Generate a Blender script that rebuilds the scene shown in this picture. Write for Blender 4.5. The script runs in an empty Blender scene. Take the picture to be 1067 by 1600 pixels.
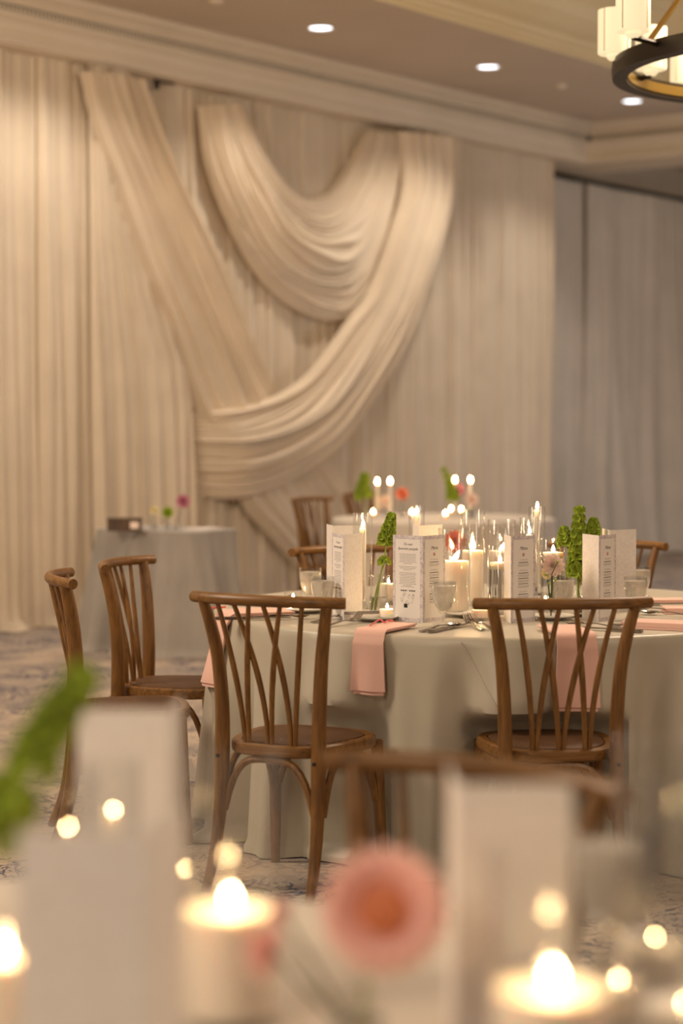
import bpy, math, random
from mathutils import Vector, Matrix
random.seed(11)
PI = math.pi
SC = bpy.context.scene
COL = SC.collection

# ------------------------------------------------------------------ camera, world, lights, exposure
F = 3100.0; CX, CY = 533.5, 800.0; H = 1.41; PITCH = math.atan(141 / F)
cam = bpy.data.cameras.new('camera'); camo = bpy.data.objects.new('camera', cam); COL.objects.link(camo)
camo.location = (0, 0, H); camo.rotation_euler = (PI / 2 - PITCH, 0, 0)
cam.sensor_fit = 'VERTICAL'; cam.sensor_height = 36; cam.lens = F / 1600 * 36
cam.clip_start = 0.05; cam.clip_end = 100
cam.dof.use_dof = True; cam.dof.focus_distance = 6.55; cam.dof.aperture_fstop = 1.7
SC.camera = camo
SC.view_settings.view_transform = 'Standard'; SC.view_settings.look = 'None'
SC.view_settings.gamma = 1; SC.view_settings.use_curve_mapping = False
SC.view_settings.exposure = 0.64
w = bpy.data.worlds.new('world'); SC.world = w; w.use_nodes = True
w.node_tree.nodes['Background'].inputs[0].default_value = (1.0, 0.86, 0.74, 1)
w.node_tree.nodes['Background'].inputs[1].default_value = 0.11

def lamp(name, typ, loc, power, color, radius=0.3, rot=None, **kw):
    l = bpy.data.lights.new(name, typ); l.energy = power; l.color = color
    if typ == 'AREA': l.size = radius
    else: l.shadow_soft_size = radius
    for k, v in kw.items(): setattr(l, k, v)
    o = bpy.data.objects.new(name, l); COL.objects.link(o); o.location = loc
    if rot: o.rotation_euler = rot
    return o
WARM = (1.0, 0.815, 0.62)
# added warm fill lamps for the hall, unseen, outside the frame
lamp('room_fill_light', 'POINT', (-3.4, 6.0, 3.2), 280, WARM, .6)
lamp('room_fill_light', 'POINT', (-2.0, 0.6, 3.2), 160, WARM, .6)
lamp('room_fill_light', 'POINT', (3.4, 2.4, 3.2), 110, WARM, .6)
# assumed cool area light on the right of the hall, unseen, tinting drapes bluish
dl = lamp('assumed_cool_light', 'AREA', (6.2, 14.5, 1.3), 34, (0.74, 0.82, 1.0), 2.2)
dl.rotation_euler = (Vector((2.0, 17.5, 1.0)) - Vector((6.2, 14.5, 1.3))).to_track_quat('-Z', 'Y').to_euler()

# ------------------------------------------------------------------ photo geometry to world points
_f = Vector((0, math.cos(PITCH), -math.sin(PITCH))); _u = Vector((0, math.sin(PITCH), math.cos(PITCH)))
EYE = Vector((0, 0, H))
def ray(px, py): return _f + Vector((1, 0, 0)) * ((px - CX) / F) + _u * ((CY - py) / F)
def hitz(px, py, z):
    d = ray(px, py); return EYE + d * ((z - H) / d.z)
def atd(px, py, D):
    d = ray(px, py); return EYE + d * (D / d.y)
E = Vector((0.602, 0.7985, 0)).normalized(); N = Vector((E.y, -E.x, 0)); P0 = Vector((-2.285, 13.29, 0))
def W(u, n, z): return P0 + E * u + N * n + Vector((0, 0, z))
def hitwall(px, py, n):
    d = ray(px, py); t = ((P0 + N * n - EYE).dot(N)) / d.dot(N); p = EYE + d * t
    return (p - P0).dot(E), p.z
def upx(px, n=0): return hitwall(px, 659, n)[0]
TZ = 0.75
def tp(px, py, dz=0): return hitz(px, py, TZ + dz)

# ------------------------------------------------------------------ mesh helpers
class MB:
    def __init__(s): s.v = []; s.f = []; s.uv = None
    def add(s, vs, fs):
        b = len(s.v); s.v += [tuple(v) for v in vs]; s.f += [tuple(i + b for i in f) for f in fs]; return s
    def box(s, c, d, rz=0, tap=1.0):
        cx, cy, cz = c; x, y, z = d[0] / 2, d[1] / 2, d[2] / 2; co, si = math.cos(rz), math.sin(rz); vs = []
        for k, (a, b, e) in enumerate([(-1, -1, -1), (1, -1, -1), (1, 1, -1), (-1, 1, -1), (-1, -1, 1), (1, -1, 1), (1, 1, 1), (-1, 1, 1)]):
            t = tap if e > 0 else 1
            X, Y = a * x * t, b * y * t; vs.append((cx + X * co - Y * si, cy + X * si + Y * co, cz + e * z))
        return s.add(vs, [(0, 3, 2, 1), (4, 5, 6, 7), (0, 1, 5, 4), (1, 2, 6, 5), (2, 3, 7, 6), (3, 0, 4, 7)])
    def tube(s, pts, r, seg=10, caps=True, up=None, squash=None):
        pts = [Vector(p) for p in pts]; n = len(pts)
        rs = r if isinstance(r, (list, tuple)) else [r] * n
        vs = []; fs = []; ref = Vector(up) if up else None
        for i, p in enumerate(pts):
            t = (pts[min(i + 1, n - 1)] - pts[max(i - 1, 0)]).normalized()
            if ref is None:
                ref = Vector((0, 0, 1)) if abs(t.z) < .9 else Vector((1, 0, 0))
            a = (ref - t * ref.dot(t)).normalized(); b = t.cross(a)
            if not up: ref = a
            sa, sb = squash if squash else (1, 1)
            for k in range(seg):
                an = 2 * PI * k / seg
                vs.append(p + a * (math.cos(an) * rs[i] * sa) + b * (math.sin(an) * rs[i] * sb))
        for i in range(n - 1):
            for k in range(seg):
                k2 = (k + 1) % seg
                fs.append((i * seg + k, i * seg + k2, (i + 1) * seg + k2, (i + 1) * seg + k))
        if caps:
            fs.append(tuple(range(seg))[::-1]); fs.append(tuple((n - 1) * seg + k for k in range(seg)))
        return s.add(vs, fs)
    def lathe(s, prof, seg=28, c=(0, 0, 0), wav=None):
        vs = []; fs = []; idx = []
        for j, (r, z) in enumerate(prof):
            row = []
            if r < 1e-6:
                row = [len(vs)] * seg; vs.append((c[0], c[1], c[2] + z))
            else:
                for k in range(seg):
                    a = 2 * PI * k / seg; rr = r * (wav(a, j) if wav else 1)
                    row.append(len(vs)); vs.append((c[0] + rr * math.cos(a), c[1] + rr * math.sin(a), c[2] + z))
            idx.append(row)
        for j in range(len(prof) - 1):
            for k in range(seg):
                k2 = (k + 1) % seg
                q = []
                for i in (idx[j][k], idx[j][k2], idx[j + 1][k2], idx[j + 1][k]):
                    if i not in q: q.append(i)
                if len(q) > 2: fs.append(tuple(q))
        return s.add(vs, fs)
    def grid(s, fn, nu, nv, closeu=False):
        vs = [fn(i / (nu if closeu else nu - 1), j / (nv - 1)) for i in range(nu) for j in range(nv)]
        fs = []
        for i in range(nu if closeu else nu - 1):
            i2 = (i + 1) % nu
            for j in range(nv - 1):
                fs.append((i * nv + j, i2 * nv + j, i2 * nv + j + 1, i * nv + j + 1))
        return s.add(vs, fs)
    def strip(s, prof, path):
        """extrude: path is a function (profile point) -> list of world points"""
        rows = [path(p) for p in prof]; m = len(rows[0]); vs = [q for r in rows for q in r]; fs = []
        for j in range(len(rows) - 1):
            for k in range(m - 1):
                fs.append((j * m + k, j * m + k + 1, (j + 1) * m + k + 1, (j + 1) * m + k))
        return s.add(vs, fs)
    def mesh(s, name, mat, smooth=True, angle=40):
        me = bpy.data.meshes.new(name); me.from_pydata(s.v, [], s.f); me.update()
        if mat: me.materials.append(mat)
        if smooth:
            me.polygons.foreach_set('use_smooth', [True] * len(me.polygons))
            me.set_sharp_from_angle(angle=math.radians(angle))
        return me
    def obj(s, name, mat, parent=None, smooth=True, angle=40, kind=None, recalc=False):
        o = bpy.data.objects.new(name, s.mesh(name, mat, smooth, angle)); COL.objects.link(o)
        if parent: o.parent = parent
        if kind: o['kind'] = kind
        return o
def tag(o, label=None, cat=None, group=None, kind=None):
    for k, v in (('label', label), ('category', cat), ('group', group), ('kind', kind)):
        if v: o[k] = v
    return o
def thing(name, label, cat, loc=(0, 0, 0), rz=0, group=None):
    o = bpy.data.objects.new(name, None); COL.objects.link(o); o.empty_display_size = .05
    o.location = loc; o.rotation_euler = (0, 0, rz); return tag(o, label, cat, group)
def kids(o): return [c for c in bpy.data.objects if c.parent == o]
def copy_tree(o, parent=None):
    c = o.copy(); COL.objects.link(c); c.parent = parent
    for ch in kids(o): copy_tree(ch, c)
    return c
def inst(name, me, parent, loc, rot=(0, 0, 0), scale=1):
    o = bpy.data.objects.new(name, me); COL.objects.link(o); o.parent = parent
    o.location = loc; o.rotation_euler = rot; o.scale = (scale,) * 3 if isinstance(scale, (int, float)) else scale
    return o
def spline(P, n):
    P = [Vector(p) for p in P]; P = [P[0] * 2 - P[1]] + P + [P[-1] * 2 - P[-2]]; out = []
    m = len(P) - 3
    for i in range(n):
        x = i / (n - 1) * m; k = min(int(x), m - 1); t = x - k; a, b, c, d = P[k:k + 4]
        out.append(.5 * ((2 * b) + (c - a) * t + (2 * a - 5 * b + 4 * c - d) * t * t + (3 * b - a - 3 * c + d) * t ** 3))
    return out
def sm(a, b, x):
    t = max(0, min(1, (x - a) / (b - a))); return t * t * (3 - 2 * t)

# ------------------------------------------------------------------ materials
def srgb(r, g, b):
    f = lambda c: (c / 255 / 12.92) if c / 255 <= .04045 else ((c / 255 + .055) / 1.055) ** 2.4
    return (f(r), f(g), f(b), 1)
class NT:
    def __init__(s, name):
        s.m = bpy.data.materials.new(name); s.m.use_nodes = True; s.t = s.m.node_tree; s.n = s.t.nodes
        s.b = s.n.get('Principled BSDF'); s.out = s.n.get('Material Output')
    def node(s, typ, **kw):
        x = s.n.new(typ)
        for k, v in kw.items():
            if k.startswith('i_'):
                key = k[2:]; key = int(key) if key.isdigit() else key.replace('_', ' ')
                x.inputs[key].default_value = v
            else: setattr(x, k, v)
        return x
    def link(s, a, b): s.t.links.new(a, b)
def mat(name, col, rough=.6, metal=0, **kw):
    a = NT(name); a.b.inputs['Base Color'].default_value = col; a.b.inputs['Roughness'].default_value = rough
    a.b.inputs['Metallic'].default_value = metal
    for k, v in kw.items(): a.b.inputs[k.replace('_', ' ')].default_value = v
    return a.m
def mottled(name, c1, c2, scale=8, rough=.7, bump=0.0, stretch=(1, 1, 1), bscale=None, detail=4, metal=0, **kw):
    a = NT(name); tc = a.node('ShaderNodeTexCoord'); mp = a.node('ShaderNodeMapping'); mp.inputs['Scale'].default_value = stretch
    a.link(tc.outputs['Object'], mp.inputs[0]); nz = a.node('ShaderNodeTexNoise'); nz.inputs['Scale'].default_value = scale; nz.inputs['Detail'].default_value = detail
    a.link(mp.outputs[0], nz.inputs['Vector']); r = a.node('ShaderNodeValToRGB'); r.color_ramp.elements[0].position = .3; r.color_ramp.elements[1].position = .7
    r.color_ramp.elements[0].color = c1; r.color_ramp.elements[1].color = c2
    a.link(nz.outputs[0], r.inputs[0]); a.link(r.outputs[0], a.b.inputs['Base Color']); a.b.inputs['Roughness'].default_value = rough
    a.b.inputs['Metallic'].default_value = metal
    for k, v in kw.items(): a.b.inputs[k.replace('_', ' ')].default_value = v
    if bump:
        n2 = nz
        if bscale:
            n2 = a.node('ShaderNodeTexNoise'); n2.inputs['Scale'].default_value = bscale; a.link(mp.outputs[0], n2.inputs['Vector'])
        bp = a.node('ShaderNodeBump'); bp.inputs['Strength'].default_value = bump; bp.inputs['Distance'].default_value = .005
        a.link(n2.outputs[0], bp.inputs['Height']); a.link(bp.outputs[0], a.b.inputs['Normal'])
    return a.m
def fabric(name, col, transl=.25, col2=None, scale=3.0):
    a = NT(name); tc = a.node('ShaderNodeTexCoord'); nz = a.node('ShaderNodeTexNoise'); nz.inputs['Scale'].default_value = scale
    a.link(tc.outputs['Object'], nz.inputs['Vector']); r = a.node('ShaderNodeValToRGB')
    r.color_ramp.elements[0].color = col2 or tuple(c * .93 for c in col[:3]) + (1,); r.color_ramp.elements[1].color = col
    r.color_ramp.elements[0].position = .35; r.color_ramp.elements[1].position = .65
    a.link(nz.outputs[0], r.inputs[0]); a.link(r.outputs[0], a.b.inputs['Base Color']); a.b.inputs['Roughness'].default_value = .75
    a.b.inputs['Sheen Weight'].default_value = .15
    if transl:
        tl = a.node('ShaderNodeBsdfTranslucent'); a.link(r.outputs[0], tl.inputs[0]); mx = a.node('ShaderNodeMixShader')
        mx.inputs[0].default_value = transl; a.link(a.b.outputs[0], mx.inputs[1]); a.link(tl.outputs[0], mx.inputs[2]); a.link(mx.outputs[0], a.out.inputs[0])
    return a.m
def glass(name, tint=(.985, .985, .98, 1), ior=1.45, rough=.02):
    a = NT(name); lw = a.node('ShaderNodeLayerWeight'); lw.inputs[0].default_value = .5
    pw = a.node('ShaderNodeMath', operation='POWER'); a.link(lw.outputs['Facing'], pw.inputs[0]); pw.inputs[1].default_value = 4.0
    fr = a.node('ShaderNodeMapRange'); a.link(pw.outputs[0], fr.inputs[0]); fr.inputs[3].default_value = ((ior - 1) / (ior + 1)) ** 2; fr.inputs[4].default_value = .9
    tr = a.node('ShaderNodeBsdfTransparent'); tr.inputs[0].default_value = tint
    gl = a.node('ShaderNodeBsdfGlossy'); gl.inputs['Roughness'].default_value = rough; gl.inputs[0].default_value = (1, 1, 1, 1)
    mx = a.node('ShaderNodeMixShader'); a.link(fr.outputs[0], mx.inputs[0]); a.link(tr.outputs[0], mx.inputs[1]); a.link(gl.outputs[0], mx.inputs[2])
    a.link(mx.outputs[0], a.out.inputs[0]); return a.m
def emis(name, col, st):
    a = NT(name); e = a.node('ShaderNodeEmission'); e.inputs[0].default_value = col; e.inputs[1].default_value = st
    a.link(e.outputs[0], a.out.inputs[0]); return a.m
def wood(name, c1, c2, c3, st=(14, 14, 1.6)):
    a = NT(name); tc = a.node('ShaderNodeTexCoord'); mp = a.node('ShaderNodeMapping'); mp.inputs['Scale'].default_value = st
    a.link(tc.outputs['Object'], mp.inputs[0])
    nz = a.node('ShaderNodeTexNoise'); nz.inputs['Scale'].default_value = 5; nz.inputs['Detail'].default_value = 6; nz.inputs['Distortion'].default_value = .6
    a.link(mp.outputs[0], nz.inputs['Vector']); r = a.node('ShaderNodeValToRGB'); cr = r.color_ramp
    cr.elements[0].color = c1; cr.elements[0].position = .3; cr.elements[1].color = c3; cr.elements[1].position = .72
    e = cr.elements.new(.5); e.color = c2
    a.link(nz.outputs[0], r.inputs[0]); a.link(r.outputs[0], a.b.inputs['Base Color']); a.b.inputs['Roughness'].default_value = .42
    bp = a.node('ShaderNodeBump'); bp.inputs['Strength'].default_value = .12; bp.inputs['Distance'].default_value = .002
    a.link(nz.outputs[0], bp.inputs['Height']); a.link(bp.outputs[0], a.b.inputs['Normal']); return a.m
def carpet():
    a = NT('carpet'); tc = a.node('ShaderNodeTexCoord')
    def nz(sc, det=2, dist=0.0):
        x = a.node('ShaderNodeTexNoise'); x.inputs['Scale'].default_value = sc; x.inputs['Detail'].default_value = det; x.inputs['Distortion'].default_value = dist
        a.link(tc.outputs['Object'], x.inputs['Vector']); return x.outputs[0]
    def math_(op, x, y=None, c=None):
        m = a.node('ShaderNodeMath', operation=op); a.link(x, m.inputs[0])
        if y is not None: a.link(y, m.inputs[1])
        if c is not None: m.inputs[1].default_value = c
        return m.outputs[0]
    def band(x, c, wd):
        d = math_('ABSOLUTE', math_('SUBTRACT', x, c=c)); r = a.node('ShaderNodeMapRange'); a.link(d, r.inputs[0])
        r.inputs[1].default_value = wd * .6; r.inputs[2].default_value = wd; r.inputs[3].default_value = 1; r.inputs[4].default_value = 0; return r.outputs[0]
    n1 = nz(5.5, 3, 1.2); n2 = nz(9, 2, 2.0); msk = nz(1.6, 1)
    l = math_('MAXIMUM', band(n1, .5, .022), band(n2, .47, .02))
    l = math_('MAXIMUM', l, band(n1, .62, .03))
    mr = a.node('ShaderNodeMapRange'); a.link(msk, mr.inputs[0]); mr.inputs[1].default_value = .38; mr.inputs[2].default_value = .6; mr.inputs[3].default_value = .25; mr.inputs[4].default_value = .95
    l = math_('MULTIPLY', l, mr.outputs[0])
    base = a.node('ShaderNodeValToRGB'); base.color_ramp.elements[0].color = srgb(150, 138, 128); base.color_ramp.elements[1].color = srgb(192, 172, 150)
    base.color_ramp.elements[0].position = .35; base.color_ramp.elements[1].position = .65
    a.link(nz(3, 4), base.inputs[0]); mx = a.node('ShaderNodeMix', data_type='RGBA'); a.link(l, mx.inputs[0]); a.link(base.outputs[0], mx.inputs[6])
    mx.inputs[7].default_value = srgb(52, 58, 84); a.link(mx.outputs[2], a.b.inputs['Base Color']); a.b.inputs['Roughness'].default_value = .95
    bp = a.node('ShaderNodeBump'); bp.inputs['Strength'].default_value = .3; bp.inputs['Distance'].default_value = .003; a.link(nz(300, 2), bp.inputs['Height']); a.link(bp.outputs[0], a.b.inputs['Normal'])
    return a.m
def rattan():
    a = NT('rattan'); tc = a.node('ShaderNodeTexCoord'); ws = []
    for rot in (0, PI / 2):
        mp = a.node('ShaderNodeMapping'); mp.inputs['Rotation'].default_value = (0, 0, rot); a.link(tc.outputs['Object'], mp.inputs[0])
        w_ = a.node('ShaderNodeTexWave'); w_.inputs['Scale'].default_value = 55; w_.inputs['Distortion'].default_value = 1.0; a.link(mp.outputs[0], w_.inputs['Vector']); ws.append(w_.outputs[1])
    m = a.node('ShaderNodeMath', operation='MULTIPLY'); a.link(ws[0], m.inputs[0]); a.link(ws[1], m.inputs[1])
    r = a.node('ShaderNodeValToRGB'); r.color_ramp.elements[0].color = srgb(72, 46, 24); r.color_ramp.elements[1].color = srgb(146, 102, 62); a.link(m.outputs[0], r.inputs[0])
    a.link(r.outputs[0], a.b.inputs['Base Color']); a.b.inputs['Roughness'].default_value = .6
    bp = a.node('ShaderNodeBump'); bp.inputs['Strength'].default_value = .6; bp.inputs['Distance'].default_value = .003; a.link(m.outputs[0], bp.inputs['Height']); a.link(bp.outputs[0], a.b.inputs['Normal'])
    return a.m
def paper(name, border, veins):
    """border: printed lilac marbled frame; panel object space is x 0..0.12, z 0..0.285"""
    a = NT(name); tc = a.node('ShaderNodeTexCoord'); sx = a.node('ShaderNodeSeparateXYZ'); a.link(tc.outputs['Object'], sx.inputs[0])
    def M(op, x, c=None, y=None):
        m = a.node('ShaderNodeMath', operation=op); a.link(x, m.inputs[0])
        if y is not None: a.link(y, m.inputs[1])
        elif c is not None: m.inputs[1].default_value = c
        return m.outputs[0]
    ax = M('ABSOLUTE', M('SUBTRACT', sx.outputs[0], .06)); az = M('ABSOLUTE', M('SUBTRACT', sx.outputs[2], .1425))
    m = M('MAXIMUM', M('GREATER_THAN', ax, .049), None, M('GREATER_THAN', az, .130))
    nz = a.node('ShaderNodeTexNoise'); nz.inputs['Scale'].default_value = 38; nz.inputs['Detail'].default_value = 3; nz.inputs['Distortion'].default_value = 1.5
    a.link(tc.outputs['Object'], nz.inputs['Vector']); v = M('ABSOLUTE', M('SUBTRACT', nz.outputs[0], .5))
    r = a.node('ShaderNodeMapRange'); a.link(v, r.inputs[0]); r.inputs[1].default_value = .0; r.inputs[2].default_value = .07; r.inputs[3].default_value = 1; r.inputs[4].default_value = 0
    fac = M('MULTIPLY', r.outputs[0], .35) if veins else M('MULTIPLY', M('ADD', M('MULTIPLY', r.outputs[0], .6), .3), None, m)
    mx = a.node('ShaderNodeMix', data_type='RGBA'); a.link(fac, mx.inputs[0]); mx.inputs[6].default_value = srgb(236, 228, 220); mx.inputs[7].default_value = srgb(176, 160, 172) if not veins else srgb(214, 196, 192)
    a.link(mx.outputs[2], a.b.inputs['Base Color']); a.b.inputs['Roughness'].default_value = .65; return a.m

M_drape = fabric('cream_voile', srgb(232, 214, 188), .22)
M_swag = fabric('cream_swag_voile', srgb(236, 217, 190), .18)
M_greydrape = fabric('grey_voile', srgb(214, 202, 186), .15)
M_sage = fabric('sage_linen', srgb(192, 182, 162), 0, srgb(184, 174, 154))
M_sage.node_tree.nodes['Principled BSDF'].inputs['Roughness'].default_value = .38
M_grey = fabric('pale_sage_linen', srgb(166, 158, 148), 0, srgb(156, 148, 138))
M_front = fabric('front_linen', srgb(214, 200, 182), 0)
M_pink = fabric('blush_linen', srgb(242, 194, 176), .05)
M_wood = wood('oak', srgb(94, 60, 22), srgb(118, 79, 32), srgb(138, 96, 43))
M_woodx = wood('oak_crosswise', srgb(94, 60, 22), srgb(118, 79, 32), srgb(138, 96, 43), (1.6, 14, 14))
M_wooddark = wood('dark_oak', srgb(64, 46, 30), srgb(86, 62, 40), srgb(104, 78, 52))
M_rattan = rattan()
M_screw = mat('black_screw', (.01, .01, .01, 1), .4)
M_carpet = carpet()
M_ceil = mottled('ceiling_paint', srgb(194, 178, 158), srgb(200, 184, 164), 2, .8)
M_crown = mottled('cream_plaster', srgb(214, 198, 174), srgb(220, 204, 180), 2, .6)
M_coffer = mottled('coffer_plaster', srgb(224, 204, 160), srgb(228, 210, 168), 2, .6)
M_slot = mat('slot_dark', srgb(50, 38, 26), .8)
M_wall = mottled('wall_paint', srgb(196, 182, 164), srgb(202, 188, 170), 3, .8)
M_rod = mat('black_rod', srgb(30, 27, 25), .4, .6)
M_glass = glass('clear_glass')
M_glassT = glass('thick_glass', (.95, .96, .96, 1), 1.6)
M_water = NT('water'); M_water.b.inputs['Transmission Weight'].default_value = 1; M_water.b.inputs['IOR'].default_value = 1.33
M_water.b.inputs['Roughness'].default_value = .0; M_water = M_water.m
def icewater():
    a = NT('ice_water'); a.b.inputs['Transmission Weight'].default_value = .6; a.b.inputs['IOR'].default_value = 1.2; a.b.inputs['Roughness'].default_value = .15
    a.b.inputs['Base Color'].default_value = srgb(250, 240, 226)
    tc = a.node('ShaderNodeTexCoord'); nz = a.node('ShaderNodeTexNoise'); nz.inputs['Scale'].default_value = 55; nz.inputs['Detail'].default_value = 2; a.link(tc.outputs['Object'], nz.inputs['Vector'])
    bp = a.node('ShaderNodeBump'); bp.inputs['Strength'].default_value = .7; bp.inputs['Distance'].default_value = .006; a.link(nz.outputs[0], bp.inputs['Height']); a.link(bp.outputs[0], a.b.inputs['Normal'])
    return a.m
M_ice = icewater()
M_wax = mat('ivory_wax', srgb(250, 234, 218), .45, Subsurface_Weight=.35, Subsurface_Radius=(.05, .03, .018), Subsurface_Scale=.6)
M_wick = mat('wick', srgb(30, 22, 18), .9)
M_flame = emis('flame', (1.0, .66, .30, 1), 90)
M_china = mat('white_china', srgb(232, 226, 214), .2)
M_silver = mat('silver', srgb(150, 142, 134), .25, 1)
M_brass = mat('aged_brass', srgb(150, 120, 60), .35, .9)
M_bronze = mat('dark_bronze', srgb(44, 36, 26), .4, .7)
def shade_mat():
    a = NT('opal_glass'); e = a.node('ShaderNodeEmission'); e.inputs[0].default_value = (1.0, .78, .46, 1); e.inputs[1].default_value = .55
    ad = a.node('ShaderNodeAddShader'); a.b.inputs['Base Color'].default_value = srgb(160, 150, 128); a.link(a.b.outputs[0], ad.inputs[0]); a.link(e.outputs[0], ad.inputs[1]); a.link(ad.outputs[0], a.out.inputs[0]); return a.m
M_shade = shade_mat()
M_led = emis('cool_led', (.90, .92, 1.0, 1), 3.0)
M_cardborder = paper('menu_print', True, False); M_cardvein = paper('menu_back', False, True)
M_ink = mat('ink', srgb(72, 66, 66), .7); M_inksoft = mat('soft_ink', srgb(140, 130, 124), .7); M_blot = mat('black_ink', srgb(30, 28, 28), .7); M_rose = mat('rose_ink', srgb(206, 160, 150), .7)
M_green = fabric('bell_green', srgb(192, 204, 66), .35, srgb(142, 168, 34), 60)
M_stem = mottled('stem_green', srgb(120, 140, 50), srgb(160, 170, 80), 10, .5)
M_leafdark = mottled('dark_leaf', srgb(50, 74, 30), srgb(80, 100, 44), 20, .5)
M_petal = fabric('pink_petal', srgb(252, 216, 206), .45, srgb(248, 202, 194), 20)
M_petalpale = mottled('pale_petal', srgb(244, 214, 198), srgb(250, 228, 212), 20, .6)
M_heart = fabric('coral_petal', srgb(246, 166, 120), .4, srgb(238, 146, 100), 20)
M_magenta = mottled('mauve_petal', srgb(190, 110, 130), srgb(210, 140, 156), 20, .6)
M_coral = mottled('salmon_petal', srgb(226, 120, 90), srgb(236, 150, 120), 20, .6)
M_cream = mottled('cream_petal', srgb(232, 214, 150), srgb(240, 226, 178), 20, .6)
M_red = mottled('red_thread', srgb(206, 80, 80), srgb(226, 110, 100), 20, .6)

# ------------------------------------------------------------------ the room
MB().add([(-16, -6, 0), (18, -6, 0), (18, 34, 0), (-16, 34, 0)], [(0, 1, 2, 3)]).obj('floor', M_carpet, smooth=False, kind='structure')
m = MB()
a0, a1 = W(-6, -.75, 0), W(15, -.75, 0); b0, b1 = W(-6, -.95, 0), W(15, -.95, 0); up = Vector((0, 0, 4.3))
m.add([a0, a1, a1 + up, a0 + up, b0, b1, b1 + up, b0 + up], [(0, 1, 2, 3), (5, 4, 7, 6), (3, 2, 6, 7), (0, 3, 7, 4), (1, 5, 6, 2)])
m.obj('wall_back', M_wall, smooth=False, kind='structure')
ZB = 3.87; ZV = 4.10; ZS = 4.226
pv = hitz(945, 213, ZV); UC = (pv - P0).dot(E) + .30
NF = 12.0
def run(k, z, u0=-6): return [W(u0, k, z), W(UC - k, k, z), W(UC - k, NF, z)]
# bulkhead over the drapes and crown moulding, mitred at the corner
crown = [(-.76, ZB), (.20, ZB), (.20, ZB + .012), (.24, ZB + .012), (.245, ZB + .045), (.225, ZB + .055), (.225, ZB + .085), (.215, ZB + .10), (.222, ZB + .125),
         (.235, ZB + .15), (.27, ZB + .175), (.285, ZB + .195), (.26, ZB + .20), (.26, ZV - .022)]
m = MB()
for (k0, z0), (k1, z1) in zip(crown, crown[1:]):
    m.strip([(k0, z0), (k1, z1)], lambda p: run(p[0], p[1]) if p[0] > 0 else [W(-6, p[0], p[1]), W(UC + .5, p[0], p[1]), W(UC + .5, NF, p[1])])
c1 = m.obj('trim_1', M_crown, smooth=False, kind='structure')
m = MB().strip([(.26, ZV - .022), (.18, ZV - .022), (.18, ZV + .022), (.26, ZV + .022)], lambda p: run(*p))
m.obj('vent_channel', M_slot, c1, smooth=False)
m = MB()
L = UC - .25 + 1; k = 0
u = -1.0
while u < UC - .27:
    c = W(u, .225, ZV); m.box(c, (.018, .05, .044), rz=math.atan2(E.y, E.x)); u += .037
n_ = .29
while n_ < 9:
    c = W(UC - .225, n_, ZV); m.box(c, (.05, .018, .044), rz=math.atan2(E.y, E.x)); n_ += .037
m.obj('dentil', M_crown, c1, smooth=False, kind='stuff')
crown2 = [(.26, ZV + .022), (.285, ZV + .024), (.285, ZV + .04), (.27, ZV + .05), (.30, ZV + .075), (.35, ZV + .095), (.355, ZV + .11), (.37, ZV + .112), (.37, ZS)]
m = MB()
for q0, q1 in zip(crown2, crown2[1:]): m.strip([q0, q1], lambda p: run(*p))
m.obj('trim_2', M_crown, smooth=False, kind='structure')
# soffit, coffer moulding, coffer ceiling
NC = 1.95
MB().strip([(.37, ZS), (NC, ZS)], lambda p: run(*p)).obj('ceiling', M_ceil, smooth=False, kind='structure')
cof = [(NC, ZS), (NC, ZS + .03), (NC + .04, ZS + .035), (NC + .045, ZS + .06), (NC + .09, ZS + .07), (NC + .10, ZS + .10), (NC + .13, ZS + .11), (NC + .20, ZS + .13), (NC + .30, ZS + .20), (NC + .34, ZS + .28),
       (NC + .36, ZS + .42), (NC + .38, ZS + .43), (NC + .40, ZS + .50), (NC + .50, ZS + .52), (NC + .55, ZS + .56)]
m = MB()
for q0, q1 in zip(cof, cof[1:]): m.strip([q0, q1], lambda p: run(*p))
m.obj('trim_3', M_coffer, smooth=False, kind='structure')
kk = NC + .55
MB().add([W(-6, kk, ZS + .56), W(UC - kk, kk, ZS + .56), W(UC - kk, 19, ZS + .56), W(-6, 19, ZS + .56)], [(0, 1, 2, 3)]).obj('ceiling', M_ceil, smooth=False, kind='structure')
# beam to the right, then the ceiling beyond it
MB().add([W(UC + .5, -.76, ZB), W(UC + .5, NF, ZB), W(UC + .5, NF, ZB + .4), W(UC + .5, -.76, ZB + .4), W(15, -.76, ZB + .4), W(15, NF, ZB + .4)], [(0, 1, 2, 3), (3, 2, 5, 4)]).obj('ceiling', M_ceil, smooth=False, kind='structure')
# smoke detector on the soffit far right, small
for px, py in ((877, 133),):
    p = hitz(px, py, ZS); t = tag(MB().lathe([(0, -.03), (.03, -.03), (.045, -.018), (.05, 0)], 20).obj('smoke_detector', M_crown), 'small round smoke detector on the soffit near the corner', 'detector'); t.location = p
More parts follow.
